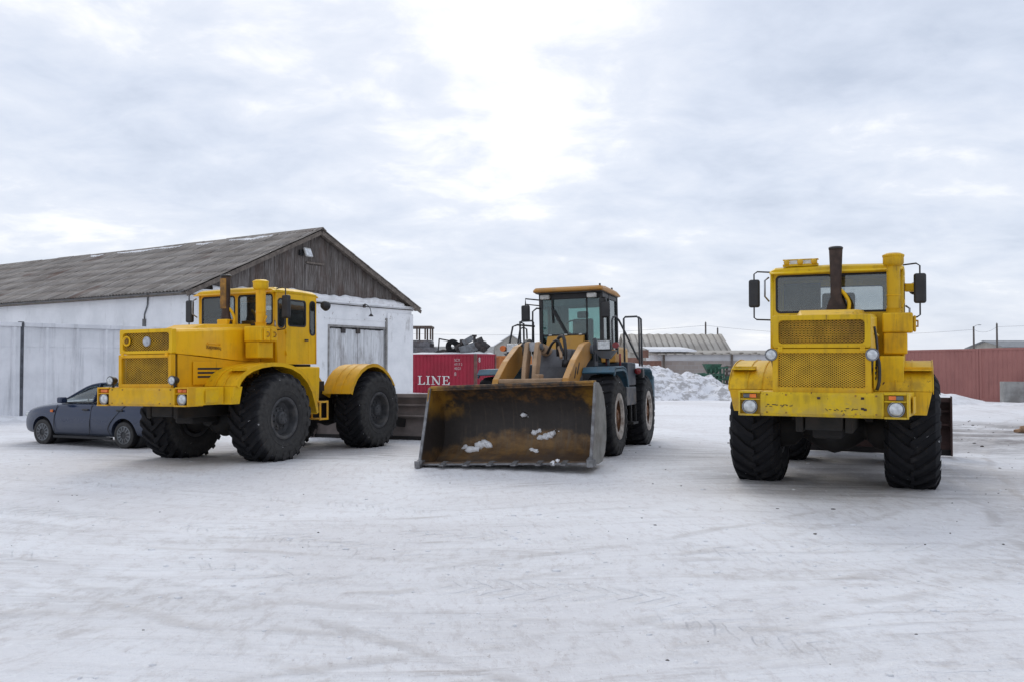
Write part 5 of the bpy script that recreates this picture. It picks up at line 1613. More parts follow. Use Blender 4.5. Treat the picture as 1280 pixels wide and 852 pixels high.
    b.bar((-4.3, 0, 1.15), (-5.2, 0, .8), .14, .16); b.build('lift_arm', M['under'], root)
    bw = 1.76 if v == 'a' else 1.70
    b = MB(); b.strip([(-5.18, .06), (-5.24, .22), (-5.30, .55), (-5.30, .85), (-5.22, 1.12)], 1, -bw, bw, .03); bl = b.build('blade', BM_, root)
    b = MB(); b.box((-5.18, -bw, 1.06), (-5.10, bw, 1.15)).box((-5.262, -bw, .60), (-5.16, bw, .64)).box((-5.24, -bw + .02, .86), (-5.20, bw - .02, .90)); b.build('stiffener', BM_, bl, bevel=.008)
    b = MB(); b.box((-5.20, -bw - .01, .03), (-5.12, bw + .01, .14)); b.build('cutting_edge', M['under'], bl)
    for s in (-1, 1):
        lo, hi = sorted((s * bw + s * .002, s * bw + s * .03)); b = MB(); b.prism([(-5.42, .08), (-4.95, .04), (-4.98, 1.0), (-5.05, 1.17), (-5.35, 1.17)], 1, lo, hi); b.build('end_plate', BM_, bl)
    return root


# calibrated against the photograph
t_left = make_tractor("tractor", "bright yellow tractor with a round badge on its grille, beside the white barn", (-5.41, 16.83, -.045), (R_(.6), 0, R_(-114.0)), 'a')
t_right = make_tractor("tractor", "worn yellow tractor with a scratched bumper and a lamp bar on its cab roof", (4.78, 13.17, .0), (R_(-.2), R_(.3), R_(-114.6)), 'b')


# ================================================================== WHEEL LOADER
def mk_bucket_mat():
    t = NT('bucket_steel', 0.55, 0.25, 0.5)
    X, Y, Z = t.xyz()
    nz = t.noise(2.4, 6, 0.7)
    zz = t.math('ADD', Z, t.math('MULTIPLY', t.math('SUBTRACT', nz, .5), .55))
    c = t.mix(t.noise(7, 4, .6), (0.022, 0.018, 0.016), (0.050, 0.040, 0.034))
    scr = t.noise(1.0, 5, .7, t.map(scale=(1.2, 16, 1.2), loc=(4, 0, 0)))
    c = t.mix(t.math('MULTIPLY', t.step(scr, .52, .70), .6), c, (0.085, 0.062, 0.045))
    # scoured rusty floor: the worn patch is widest in the middle of the bucket
    ay = t.math('ABSOLUTE', t.math('ADD', Y, -.15))
    lim = t.math('SUBTRACT', 0.66, t.math('MULTIPLY', t.math('POWER', ay, 2.0), 0.13))
    floor = t.step(t.math('SUBTRACT', lim, zz), -.03, .14)
    rust = t.mix(t.step(t.noise(5, 6, .7, t.map(scale=(1, .5, 1), loc=(2, 2, 2))), .38, .66), (0.12, 0.066, 0.028), (0.25, 0.14, 0.05))
    rust = t.mix(t.math('MULTIPLY', t.step(scr, .46, .66), .55), rust, (0.16, 0.125, 0.085))
    c = t.mix(t.math('MULTIPLY', floor, .92), c, rust)
    c = t.mix(t.math('MULTIPLY', t.step(zz, .24, .08), .75), c, (0.075, 0.055, 0.045))
    # yellow paint left in the upper corners
    ed = t.step(t.math('ADD', t.math('ABSOLUTE', Y), t.math('MULTIPLY', t.math('SUBTRACT', t.noise(3.5, 6, .7, t.map(loc=(7, 1, 1))), .5), 1.5)), 1.02, 1.42)
    ye = t.math('MULTIPLY', ed, t.step(zz, .82, 1.18))
    c = t.mix(t.math('MULTIPLY', ye, .9), c, (0.40, 0.21, 0.03))
    lip = t.math('MULTIPLY', t.step(zz, 1.08, 1.28), t.step(t.noise(6, 6, .75, t.map(loc=(1, 9, 1))), .44, .62))
    c = t.mix(t.math('MULTIPLY', lip, .75), c, (0.20, 0.10, 0.03))
    t.color(c)
    t.set(t.b.inputs["Roughness"], t.math('ADD', .38, t.math('MULTIPLY', nz, .4)))
    t.bump(t.noise(9, 5, .7), .35, .012)
    return t.m


M['bucket'] = mk_bucket_mat()
M['bucket_side'] = plain('bucket_cheek_dusty', (0.25, 0.245, 0.23), .75, .1, .25, 3, dirt=(.14, .12, .10))
M['steel_edge'] = plain('worn_steel_edge', (0.20, 0.20, 0.205), .5, .5, .3, 8, dirt=(.10, .085, .08))
M['grey_tower'] = plain('grey_front_frame', (0.115, 0.118, 0.128), .65, 0, .3, 3, dirt=(.06, .055, .05))
M['tan_dust'] = plain('dusty_tan_steel', (0.42, 0.28, 0.17), .75, 0, .2, 4, dirt=(.25, .18, .13))


M['slate_blue'] = paint('dark_slate_blue', (0.028, 0.042, 0.058), (0.022, 0.03, 0.042), (0.06, 0.06, 0.062), (0.05, 0.03, 0.02), 0.6, 0.68)


def make_loader():
    root = empty("wheel_loader", (.767, 17.19, .015), (R_(1.3), R_(-.9), R_(-108.6)))
    tag(root, "wheel loader with tan cab roof, blue fenders and wide rusty bucket lowered", "loader")
    T, B_, S = M['tan'], M['teal'], M['slate']
    # chassis
    b = MB(); b.box((-1.35, -.42, .62), (.35, .42, 1.35)).prism([(-1.25, 1.351), (.22, 1.351), (.0, 1.75), (-.35, 2.1), (-1.1, 2.1)], 1, -.36, .36); b.build('front_frame', M['grey_tower'], root, bevel=.03)
    b = MB(); b.box((-4.75, -.5, .65), (-1.7, .5, 1.45)); b.build('rear_frame', S, root, bevel=.03)
    b = MB(); b.cyl((-1.55, 0, .6), (-1.55, 0, 1.3), .17); b.build('hinge', M['under'], root)
    for ax in (0, -3.2):
        b = MB(); b.cyl((ax, -1.05, .79), (ax, 1.05, .79), .17).lathe([(.17, -.35), (.32, -.12), (.35, 0), (.32, .12), (.17, .35)], (ax, 0, .79), (0, 1, 0), 22); b.build('axle', M['under'], root, sharp=40)
    w0 = make_wheel(.80, .58, .385, 22, .035, .10, M['tyre_loader'], M['rim_rust'], M['rim_white'], M['rim_rust'], slope=.45)
    for i, (ax, s) in enumerate(((0, 1), (0, -1), (-3.2, 1), (-3.2, -1))):
        w = w0 if i == 0 else inst(w0, root)
        w.parent = root; w.location = (ax, s * 1.08, .79); w.rotation_euler = (0, .4 + i * 1.3, 0)
        if s < 0: w.scale = (1, -1, 1)
    # bucket
    bw = 1.46
    prof = [(2.86, .10), (2.35, .07), (2.14, .11), (1.93, .24), (1.80, .45), (1.755, .70), (1.77, .95), (1.86, 1.18), (2.00, 1.33), (2.17, 1.41), (2.34, 1.43)]
    P = []
    for i in range(len(prof) - 1):
        p0, p1, p2, p3 = [Vector(prof[min(max(i + k, 0), len(prof) - 1)]) for k in (-1, 0, 1, 2)]
        for k in range(3):
            t = k / 3
            P.append(0.5 * ((2 * p1) + (p2 - p0) * t + (2 * p0 - 5 * p1 + 4 * p2 - p3) * t * t + (3 * p1 - p0 - 3 * p2 + p3) * t ** 3))
    P.append(Vector(prof[-1])); P = [tuple(p) for p in P]
    b = MB(); b.strip(P, 1, -bw, bw, -.035); bk = b.build('bucket', M['bucket'], root, sharp=35)
    bk.location = (0, 0, .035); bk.scale = (1, 1, .95); bk.rotation_euler = (.018, 0, 0)
    for s in (-1, 1):
        lo, hi = sorted((s * (bw + .002), s * (bw + .03)))
        b = MB(); b.prism([(2.88, .09), (2.36, .05), (2.12, .07), (1.90, .21), (1.76, .44), (1.712, .70), (1.73, .96), (1.83, 1.21), (1.98, 1.36), (2.16, 1.44), (2.36, 1.46), (2.42, 1.40), (2.62, .75)], 1, lo, hi)
        b.build('cheek_plate', M['bucket_side'] if s > 0 else M['bucket'], bk, bevel=.006)
        b = MB(); b.bar((2.37, s * (bw + .016), 1.44), (2.89, s * (bw + .016), .10), .05, .035); b.build('cheek_edge', M['steel_edge'], bk, bevel=.006)
        b = MB(); b.box((2.74, s * (bw + .02) - .05, .045), (2.98, s * (bw + .02) + .05, .17)).blob((2.90, s * bw, .14), .075, 3, .3, 1); b.build('corner_tooth', M['steel_edge'], bk, bevel=.01)
    b = MB(); b.bar((2.72, -bw, .10), (2.72, bw, .10), .30, .03, up=(0, 0, 1)); b.build('cutting_edge', M['steel_edge'], bk)
    for k in range(6):
        y = -bw + 2 * bw * (k + 1) / 7; b = MB(); b.prism([(2.62, .125), (2.78, .15), (2.99, .10), (2.99, .075), (2.62, .055)], 1, y - .045, y + .045); b.build('tooth', M['steel_edge'], bk, bevel=.008)
    b = MB(); b.bar((2.30, -bw, 1.455), (2.30, bw, 1.455), .16, .05, up=(0, 0, 1)); b.build('bucket_lip', M['bucket'], bk, bevel=.01)
    # lift arms, cross tube, tilt linkage
    arm = [(-.55, 2.10), (-.38, 2.24), (.08, 2.16), (.75, 1.86), (1.30, 1.52), (1.58, 1.10), (1.66, .62), (1.60, .42), (1.42, .42), (1.36, .72), (1.12, 1.10), (.45, 1.52), (-.15, 1.80), (-.5, 1.92)]
    for s in (-1, 1):
        lo, hi = sorted((s * .60, s * .72)); b = MB(); b.prism(arm, 1, lo, hi); a = b.build('lift_arm', T, root, bevel=.012)
        b = MB(); b.cyl((-.42, s * .56, 2.08), (-.42, s * .77, 2.08), .09, n=18); b.build('pivot_pin', M['grey_tower'], a)
        if s > 0:
            b = MB(); b.bar((.52, .7235, 1.80), (.70, .7235, 1.60), .05, .006, up=(0, 1, 0)).bar((.76, .7235, 1.72), (.90, .7235, 1.52), .045, .006, up=(0, 1, 0)); b.build('arm_decal', M['black_metal'], a)
    b = MB(); b.cyl((1.10, -.598, 1.38), (1.10, .598, 1.38), .11, n=18); b.build('cross_tube', M['tan_dust'], root)
    b = MB(); b.box((1.18, -.598, 1.44), (1.34, .598, 1.52)).box((.9, .05, 1.40), (1.2, .14, 1.60)); b.build('cross_plate', M['tan_dust'], root, bevel=.02)
    for y in (-.24, -.04):
        b = MB(); b.prism([(.55, 2.22), (.72, 2.20), (.92, 1.75), (1.05, 1.2), (1.3, .85), (1.2, .75), (.92, 1.05), (.78, 1.45), (.56, 1.95)], 1, y - .04, y + .04); b.build('tilt_lever', M['tan_dust'], root, bevel=.015)
    b = MB(); b.bar((1.25, -.14, .82), (1.55, -.14, .55), .1, .12).cyl((.63, -.32, 2.12), (.63, .04, 2.12), .06, n=14); b.build('tilt_link', M['grey_tower'], root)
    b = MB(); b.cyl((.05, -.14, 2.10), (-.95, -.14, 1.98), .105, n=20); cy = b.build('tilt_cylinder', M['tan_dust'], root)
    b = MB(); b.cyl((.62, -.14, 2.12), (.05, -.14, 2.10), .055, n=14).cyl((.55, -.14, 2.12), (.70, -.14, 2.12), .09, n=14); b.build('rod', M['chrome'], cy)
    b = MB()
    b.tube([(-.1, -.30, 2.12), (.10, -.38, 2.26), (.32, -.42, 2.10), (.3, -.40, 1.85)], .035, 8, steps=5)
    b.tube([(.05, .18, 1.95), (.12, .20, 2.26), (.22, .34, 2.30), (.30, .40, 2.05), (.32, .40, 1.80)], .032, 8, steps=5)
    b.tube([(.1, -.02, 2.0), (.2, .12, 2.2), (.26, .26, 2.22), (.31, .36, 1.95)], .025, 8, steps=5)
    b.cyl((.32, .40, 1.74), (.30, .40, 1.86), .075, n=14); b.blob((.35, -.35, 2.16), .10, 4, .4, 2); b.tube([(.5, -.3, 2.2), (.2, -.45, 2.24), (-.2, -.5, 2.2)], .028, 7, steps=4)
    b.build('hydraulic_hoses', M['black_metal'], root)
    b = MB(); b.tube([(-.3, .25, 2.05), (.1, .22, 2.12), (.3, .30, 2.02), (.4, .34, 1.9)], .03, 8, steps=4); b.build('dusty_hose', M['tan_dust'], root)
    # cab
    xf, xr_, yl, yr, z0, z1 = -1.62, -3.08, -.64, .68, 1.50, 3.32
    K = M['black_metal']
    W_ = yr - yl
    b = MB(); b.box((xr_, yl, 1.45), (xf - .12, yr, 1.9)); b.build('cab_base', S, root, bevel=.03)
    fr = MB()
    for (x, y) in ((xf, yl), (xf, yr), (xr_, yl), (xr_, yr), (xf - .62, yl), (xf - .62, yr)):
        fr.box((x - .04, y - .04, 1.88), (x + .04, y + .04, z1))
    for y in (yl, yr): fr.box((xr_ + .04, y - .03, z1 - .10), (xf - .04, y + .03, z1 - .001)); fr.box((xr_ + .04, y - .03, 1.88), (xf - .04, y + .03, 1.98))
    fr.box((xf - .035, yl + .04, z1 - .12), (xf + .035, yr - .04, z1 - .001)); fr.box((xr_ - .03, yl + .04, z1 - .10), (xr_ + .03, yr - .04, z1 - .001)); fr.box((xf - .03, yl + .04, 2.42), (xf + .03, yr - .35, 2.46))
    fr.box((xf - .02, yr - .33, 1.95), (xf + .02, yr - .30, z1 - .12))
    fr.build('cab_frame', K, root, bevel=.012)
    gl = MB()
    pane(gl, (xf + .01, yl + .045, 0), (0, 1, 0), (0, 0, 1), rrect(0, W_ - .38, 2.46, z1 - .12, .02), 0, .008); gl.build('windscreen', M['glass_teal'], root)
    gl = MB(); pane(gl, (xf + .008, yr - .295, 0), (0, 1, 0), (0, 0, 1), rrect(0, .255, 1.98, z1 - .12, .02), 0, .008); gl.build('corner_window', M['glass_teal'], root)
    for y, n_ in ((yl, -1), (yr, 1)):
        for a, c in ((xf - .58, xf - .04), (xr_ + .04, xf - .66)):
            gl = MB(); pane(gl, (a, y, 0), (1, 0, 0), (0, 0, 1), rrect(0, c - a, 1.98, z1 - .10, .03), -.004, .008); gl.build('side_window', M['glass_teal'], root)
    gl = MB(); pane(gl, (xr_, -.42, 0), (0, 1, 0), (0, 0, 1), rrect(0, .74, 2.42, z1 - .20, .03), 0, .008); gl.build('rear_window', M['glass_teal'], root)
    b = MB(); b.box((xr_ - .02, yl + .04, 1.9), (xr_ + .02, yr - .04, 2.415)).box((xr_ - .02, yl + .04, 2.416), (xr_ + .02, -.425, z1 - .10)).box((xr_ - .02, .325, 2.416), (xr_ + .02, yr - .04, z1 - .10)).box((xr_ - .02, -.424, z1 - .199), (xr_ + .02, .324, z1 - .10)); b.build('rear_wall', S, root)
    b = MB()
    def rsec(x, hw0, zb, zt): return [(x, .02 - hw0, zb), (x, .02 - hw0 - .01, zb + (zt - zb) * .5), (x, .02 - hw0 + .05, zt), (x, .02 + hw0 - .05, zt), (x, .02 + hw0 + .01, zb + (zt - zb) * .5), (x, .02 + hw0, zb)]
    b.loft([rsec(-1.30, .72, 3.345, 3.39), rsec(-1.36, .75, 3.335, 3.435), rsec(-1.8, .76, 3.325, 3.46), rsec(-2.9, .76, 3.325, 3.45), rsec(-3.22, .74, 3.34, 3.40)]); rf = b.build('cab_roof', T, root, bevel=.02)
    b = MB(); b.box((-3.1, -.70, 3.318), (-1.40, .74, 3.326)); b.build('roof_lining', S, rf)
    for y in (-.52, .50):
        b = MB(); b.box((xf + .04, y - .10, 3.20), (xf + .16, y + .10, 3.30)); b.build('roof_lamp', M['white_plastic'], rf, bevel=.02)
    b = MB(); b.cyl((-1.6, .66, 3.45), (-1.6, .66, 3.50), .02, n=6).cyl((-2.6, .7, 3.44), (-2.6, .7, 3.50), .02, n=6); b.build('roof_stud', K, rf)
    # yellow panel below the windscreen with bolts
    b = MB(); b.prism([(xf + .02, 2.43), (xf + .14, 2.41), (xf + .34, 2.02), (xf + .02, 1.92)], 1, -.48, .32); pn = b.build('front_cowl', T, root, bevel=.02)
    b = MB()
    for y in (-.42, -.08, .24): b.cyl((xf + .10, y, 2.425), (xf + .10, y, 2.455), .035, n=10)
    b.build('bolt', M['white_plastic'], pn)
    # wiper, steering wheel, seat
    b = MB(); b.bar((xf + .04, -.10, 2.47), (xf + .05, -.38, 2.98), .02, .03).bar((xf + .06, -.38, 3.2), (xf + .05, -.37, 2.70), .015, .03).bar((xf + .04, -.06, 2.47), (xf + .05, -.34, 2.98), .015, .02); b.build('wiper', K, root)
    b = MB(); b.tube([(-2.05 + .07 * math.cos(t), -.02 + .20 * math.sin(t), 2.62 + .15 * math.cos(t)) for t in np.linspace(0, 6.28, 22, endpoint=False)], .016, 6, closed=True).cyl((-2.05, -.02, 2.62), (-1.85, -.02, 2.2), .03, n=8).box((-2.0, -.22, 1.9), (-1.75, .2, 2.45)); b.build('steering_wheel', M['interior'], root)
    b = MB(); b.box((-2.75, -.25, 2.0), (-2.3, .25, 2.2)).box((-2.8, -.23, 2.18), (-2.66, .23, 2.85)).box((-2.6, -.45, 1.9), (-2.2, -.3, 2.45)).box((-2.77, -.13, 2.86), (-2.68, .13, 3.02)); b.build('driver_seat', M['interior'], root, bevel=.04)
    b = MB(); b.box((xf - .06, yl + .06, z1 - .26), (xf - .04, yr - .35, z1 - .12)); b.build('sun_curtain', M['scrap_grey'], root)
    # mirrors
    for s, y in ((-1, yl), (1, yr)):
        yo = -.96 if s < 0 else .80
        xo = xf + (.10 if s < 0 else .16)
        b = MB(); b.tube([(xf, y, 3.20), (xo, yo, 3.24 if s < 0 else 3.18), (xo, yo, 3.10)], .016, 6).tube([(xf, y, 3.08), (xo, yo + .0, 3.12)], .013, 6)
        if s > 0: b.box((xf + .02, .66, 3.08), (xf + .12, .80, 3.18))
        mo = b.build('mirror_arm', K, root)
        b = MB(); b.box((xo - .04, yo - .095, 2.76), (xo + .04, yo + .095, 3.10)); b.build('mirror', K, mo, bevel=.035, seg=3)
    # cab side rails on the right of the machine
    b = MB()
    b.tube([(-1.45, -.80, 2.05), (-1.45, -.78, 2.95), (-1.48, -.70, 3.02), (-1.6, -.64, 3.02)], .018, 7)
    b.tube([(-.95, -1.25, 1.80), (-1.05, -1.10, 2.62), (-1.12, -1.02, 2.66), (-1.2, -.66, 2.62)], .02, 7)
    b.tube([(-1.25, -1.15, 1.80), (-1.3, -1.02, 2.58), (-1.34, -.96, 2.62), (-1.38, -.90, 2.58), (-1.38, -.88, 2.0)], .018, 7)
    b.build('handrail', K, root)
    b = MB()
    b.tube([(-1.62, .90, 1.95), (-1.60, .90, 2.70), (-1.64, .92, 2.78), (-1.74, .95, 2.80), (-1.86, 1.0, 2.72), (-2.45, 1.28, 1.92)], .022, 7)
    b.build('handrail', S, root)
    # headlights on posts
    for s in (-1, 1):
        y = 1.06 if s > 0 else -.80
        b = MB(); b.box((-.40, y - .17, 2.05), (-.22, y + .10, 2.24)); hl = b.build('headlight', K, root, bevel=.02)
        b = MB(); b.box((-.225, y - .155, 2.065), (-.205, y + .085, 2.225)); b.build('lens', M['lens'], hl, bevel=.006)
        yo = y + s * .19 if s > 0 else y - .25
        b = MB(); b.cyl((-.36, yo, 2.14), (-.23, yo, 2.14), .06, n=14); b.build('turn_signal', M['amber'] if s < 0 else M['red_lens'], hl)
        b = MB(); b.prism([(y - .24, 2.045), (y + .20, 2.045), (y + (.06 if s > 0 else .22), 1.88), (y - .10, 1.90)], 0, -.42, -.24); b.build('lamp_bracket', S, hl)
        b = MB(); b.cyl((-.34, y + .02, 1.72), (-.34, y + .02, 1.9), .03, n=8); b.build('lamp_post', S, hl)
    # fenders
    for s in (-1, 1):
        lo, hi = sorted((s * .74, s * 1.36))
        b = MB(); b.strip([(.42, 1.62), (.30, 1.72), (-.45, 1.745), (-.72, 1.70), (-.88, 1.55), (-.98, 1.35)], 1, lo, hi, .03); fd = b.build('front_fender', B_, root, bevel=.006)
        l2, h2 = sorted((s * 1.335, s * 1.36)); b = MB(); b.strip([(.40, 1.58), (.28, 1.675), (-.44, 1.70), (-.70, 1.655), (-.84, 1.52), (-.93, 1.35)], 1, l2, h2, .045); b.build('fender_lip', B_, fd)
        lo, hi = sorted((s * .62, s * 1.28))
        b = MB(); b.strip([(-2.35, 1.72), (-2.6, 1.745), (-3.9, 1.745), (-4.15, 1.68), (-4.3, 1.5)], 1, lo, hi, .03); b.build('rear_fender', B_, root, bevel=.006)
        lo, hi = sorted((s * .60, s * 1.24)); b = MB(); b.box((-2.36, lo, .95), (-1.30, hi, 1.34)).box((-2.34, lo, 1.36), (-1.45, hi, 1.84)); b.build('side_tank', M['slate_blue'], root, bevel=.03)
        b = MB(); b.box((-2.30, min(s * .75, s * 1.28), .55), (-1.75, max(s * .75, s * 1.28), .60)).box((-2.3, min(s * 1.2, s * 1.24), .60), (-2.24, max(s * 1.2, s * 1.24), .95)).box((-1.81, min(s * 1.2, s * 1.24), .60), (-1.75, max(s * 1.2, s * 1.24), .95)); b.build('access_step', M['under'], root)
        b = MB(); b.tube([(-2.25, s * 1.02, 1.76), (-2.25, s * 1.02, 2.78), (-2.28, s * 1.05, 2.82), (-2.28, s * 1.30, 2.82), (-2.28, s * 1.34, 2.78), (-2.28, s * 1.34, 1.76)], .022, 7).tube([(-2.55, s * 1.34, 1.76), (-2.55, s * 1.34, 2.78), (-2.28, s * 1.34, 2.80)], .022, 7); b.build('rear_rail', S, root)
        b = MB(); b.lathe([(.05, -.05), (.07, 0), (.065, .05), (.002, .06)], (-2.22, s * 1.30, 1.66), (1, s * .5, 0), 16); b.build('marker_lamp', M['red_lens'], root)
        b = MB(); b.box((-2.62, min(s * 1.25, s * 1.38), 1.52), (-2.42, max(s * 1.25, s * 1.38), 1.72)); b.build('work_lamp', K, root, bevel=.03)
    b = MB(); b.box((-.62, .74, 1.80), (-.60, 1.3, 2.02)); 
    b = MB(); b.box((-4.7, -.62, 1.45), (-3.12, .62, 2.25)); b.build('engine_hood', T, root, bevel=.06)
    b = MB(); b.box((-5.0, -1.2, .7), (-4.72, 1.2, 1.6)); b.build('counterweight', B_, root, bevel=.06)
    b = MB(); b.box((-1.60, .70, 1.84), (-1.40, 1.0, 2.10)).box((-2.0, .70, 1.845), (-1.62, .98, 2.02)); b.build('valve_box', T, root, bevel=.02)
    b = MB(); b.cyl((-.55, 1.0, 1.76), (-.55, 1.0, 2.06), .02, n=8).cyl((-1.0, 1.18, 1.74), (-1.0, 1.18, 2.0), .02, n=8); b.build('fender_stay', M['red_lens'], root)
    b = MB(); b.tube([(-.5, .78, 2.3), (-.55, .80, 1.85)], .04, 8).prism([(-.7, 1.75), (-.4, 1.75), (-.45, 2.25), (-.6, 2.25)], 1, .76, .80); b.build('fender_bracket', S, root, bevel=.01)
    return root


loader = make_loader()
lm = loader.matrix_basis.copy()
# snow lumps lying in the bucket
from mathutils.bvhtree import BVHTree
bpy.context.view_layer.update()
_bk = [c for c in loader.children if c.name.startswith('bucket')][0]
_bt = BVHTree.FromPolygons([_bk.matrix_world @ v.co for v in _bk.data.vertices], [tuple(p.vertices) for p in _bk.data.polygons])
for k, (px, py, r, n_, lb) in enumerate(((588, 561, .085, 3, "lumpy snow clod low in the left half of the bucket"), (606, 555, .085, 3, "snow clod just right of the lowest left one in the bucket"), (671, 540, .085, 2, "tall snow clod on the dark bucket back right of the middle"),
        (682, 547, .085, 3, "widest snow clod right of the bucket middle"), (694, 540, .08, 2, "round snow clod nearest the right cheek plate"), (668, 563, .06, 2, "flat snow scrap low on the bucket floor near the middle"),
        (658, 519, .055, 2, "tiny snow bit stuck high on the black bucket back"), (694, 577, .05, 2, "thin snow scrap at the right front edge of the bucket floor"), (541, 572, .07, 3, "snow crumbs in the left front corner of the bucket"))):
    o_ = Vector((0, 0, CAM_H)); d_ = (at(px, py, 10) - o_).normalized()
    hit = _bt.ray_cast(o_, d_)[0]
    if hit is None: continue
    b = MB()
    for j in range(n_): b.blob((random.uniform(-.05, .03), (j - (n_ - 1) / 2) * .085, random.uniform(-.02, .04)), r * random.uniform(.6, .95), k * 5 + j, .45, 2, (.8, 1.15, .85))
    o = b.build('snow_lump', M['snow_clean'], None, tuple(hit)); o.rotation_euler = loader.rotation_euler
    tag(o, lb, "snow clod", "snow clods in the bucket")


# ================================================================== PARKED CAR
def make_car():
    # local X forward, Y left; origin on the ground under the middle of the front axle
    hd = Vector((-.917, .40, 0)).normalized(); left = Vector((-hd.y, hd.x, 0))
    fl_ = Vector((-10.60, 20.2, 0))
    o0 = fl_ - left * .72
    root = empty("parked_car", (o0.x, o0.y, 0), (0, 0, math.atan2(hd.y, hd.x)))
    tag(root, "dark blue grey dusty sedan parked between the concrete fence and the bright tractor", "car")
    t = NT('car_paint_dusty', .32, 0.15, .5)
    X, Y, Z = t.xyz()
    dust = t.math('MULTIPLY', t.step(t.math('ADD', Z, t.math('MULTIPLY', t.math('SUBTRACT', t.noise(2.5, 5, .65), .5), .5)), 0.80, .12), .6)
    t.color(t.mix(dust, (0.016, 0.028, 0.066), (0.098, 0.106, 0.124)))
    t.set(t.b.inputs["Roughness"], t.math('ADD', .20, t.math('MULTIPLY', dust, .45)))
    t.set(t.b.inputs["Coat Weight"], .3)
    PAINT = t.m
    WB = 2.48
    # stations along x: (x, half width at waist, z bottom, z shoulder(side top), z centre top)
    st = [(.84, .40, .42, .52, .54), (.81, .56, .30, .66, .69), (.70, .72, .24, .74, .80), (.45, .80, .22, .83, .885), (.10, .835, .22, .885, .945), (-.35, .845, .20, .925, .985), (-.62, .848, .20, .945, 1.0),
          (-1.2, .852, .20, .955, .98), (-1.9, .852, .20, .965, .99), (-2.5, .845, .21, .975, 1.0), (-2.85, .83, .23, .975, 1.005), (-3.15, .80, .27, .965, 1.0), (-3.32, .74, .32, .93, .965), (-3.38, .62, .42, .86, .89)]
    def sec(x, w, zb, zs, zc):
        h = zs - zb; half = [(0, zb), (w * .80, zb + .004), (w * .965, zb + .06), (w, zb + h * .38), (w * .995, zb + h * .62), (w * .955, zs - .075), (w * .90, zs - .015), (w * .80, zs + .012), (w * .4, (zs + zc * 2) / 3 + .004), (0, zc)]
        L = [(x, y, z) for y, z in half]; Rr = [(x, -y, z) for y, z in half[-2:0:-1]]
        return L + Rr
    b = MB(); b.loft([sec(*s) for s in st], cap=True, smooth=True)
    body = b.build('body', PAINT, root)
    ss = body.modifiers.new('sub', 'SUBSURF'); ss.levels = 2; ss.render_levels = 2
    # wheel arches: open the side skin round each wheel and turn its edge inwards
    ss.levels = 3
    bpy.context.view_layer.update()
    dg = bpy.context.evaluated_depsgraph_get()
    me = bpy.data.meshes.new_from_object(body.evaluated_get(dg))
    body.modifiers.clear(); body.data = me
    bm = bmesh.new(); bm.from_mesh(me)
    AR = .35
    def rad(v, ax): return math.hypot(v.co.x - ax, v.co.z - .30)
    for ax in (0, -WB):
        dead = [f for f in bm.faces if abs(f.calc_center_median().y) > .45 and math.hypot(f.calc_center_median().x - ax, f.calc_center_median().z - .30) < AR]
        bmesh.ops.delete(bm, geom=dead, context='FACES')
    for v in [v for v in bm.verts if v.is_boundary]:
        ax = 0 if v.co.x > -WB / 2 else -WB
        r = rad(v, ax)
        if .2 < r < .55:
            k = AR / r; v.co.x = ax + (v.co.x - ax) * k; v.co.z = .30 + (v.co.z - .30) * k
    be = [e for e in bm.edges if e.is_boundary]
    ex = bmesh.ops.extrude_edge_only(bm, edges=be)
    for g_ in ex['geom']:
        if isinstance(g_, bmesh.types.BMVert): g_.co.y *= .80
    bm.to_mesh(me); bm.free()
    for p in me.polygons: p.use_smooth = True
    me.set_sharp_from_angle(angle=R_(45))
    # greenhouse: glass shell with painted roof and pillars
    def gsec(x, wb, zb, wt, zt): return [(x, wb, zb), (x, (wb + wt) / 2 + .012, (zb + zt) / 2), (x, wt, zt - .03), (x, wt * .8, zt), (x, 0, zt + .012), (x, -wt * .8, zt), (x, -wt, zt - .03), (x, -(wb + wt) / 2 - .012, (zb + zt) / 2), (x, -wb, zb)]
    g = [(-.42, .70, .95, .66, .985), (-.78, .735, .95, .63, 1.15), (-1.12, .745, .955, .60, 1.31), (-1.38, .75, .96, .575, 1.385), (-1.7, .75, .965, .57, 1.415), (-2.1, .75, .97, .565, 1.415), (-2.4, .745, .975, .565, 1.385), (-2.7, .73, .98, .58, 1.27), (-2.98, .70, .985, .62, 1.09), (-3.12, .66, .985, .63, 1.0)]
    b = MB(); b.loft([gsec(*s) for s in g], closed=False, smooth=True); gh = b.build('window_glass', M['glass_car'], root)
    b = MB()
    rows = []
    for (x, wb, zb, wt, zt) in g[3:7]: rows.append([(x, s * wt * k + (s * .012 if k == 1 else 0), zt - .03 * (k == 1) + .012 + .012 * (1 - k)) for s, k in ((-1, 1), (-1, .8), (-1, .4), (1, 0), (1, .4), (1, .8), (1, 1))])
    b.grid(rows); ro = b.build('roof', PAINT, root); sd = ro.modifiers.new('t', 'SOLIDIFY'); sd.thickness = .03
    pl = MB()
    for s in (-1, 1):
        A = [(x, s * (wt + .010), zt - .018) for (x, wb, zb, wt, zt) in g]
        pl.tube(A, .024, 8, steps=3)
        for xa, xb, ww in ((-1.52, -1.56, .075), (-2.45, -2.52, .09)):
            pl.bar((xa, s * .757, .97), (xb, s * .585, 1.375), .03, ww, up=(0, 1, 0))
        pl.prism([(-2.55, .98), (-3.1, .985), (-2.95, 1.10), (-2.6, 1.28)], 1, *sorted((s * .60, s * .705)))
    pl.build('pillar', PAINT, root)
    pl = MB()
    for s in (-1, 1): pl.tube([(-.48, s * .735, .962), (-1.2, s * .765, .968), (-2.0, s * .765, .978), (-2.7, s * .75, .99)], .014, 6)
    pl.build('window_trim', M['rubber_gasket'], root)
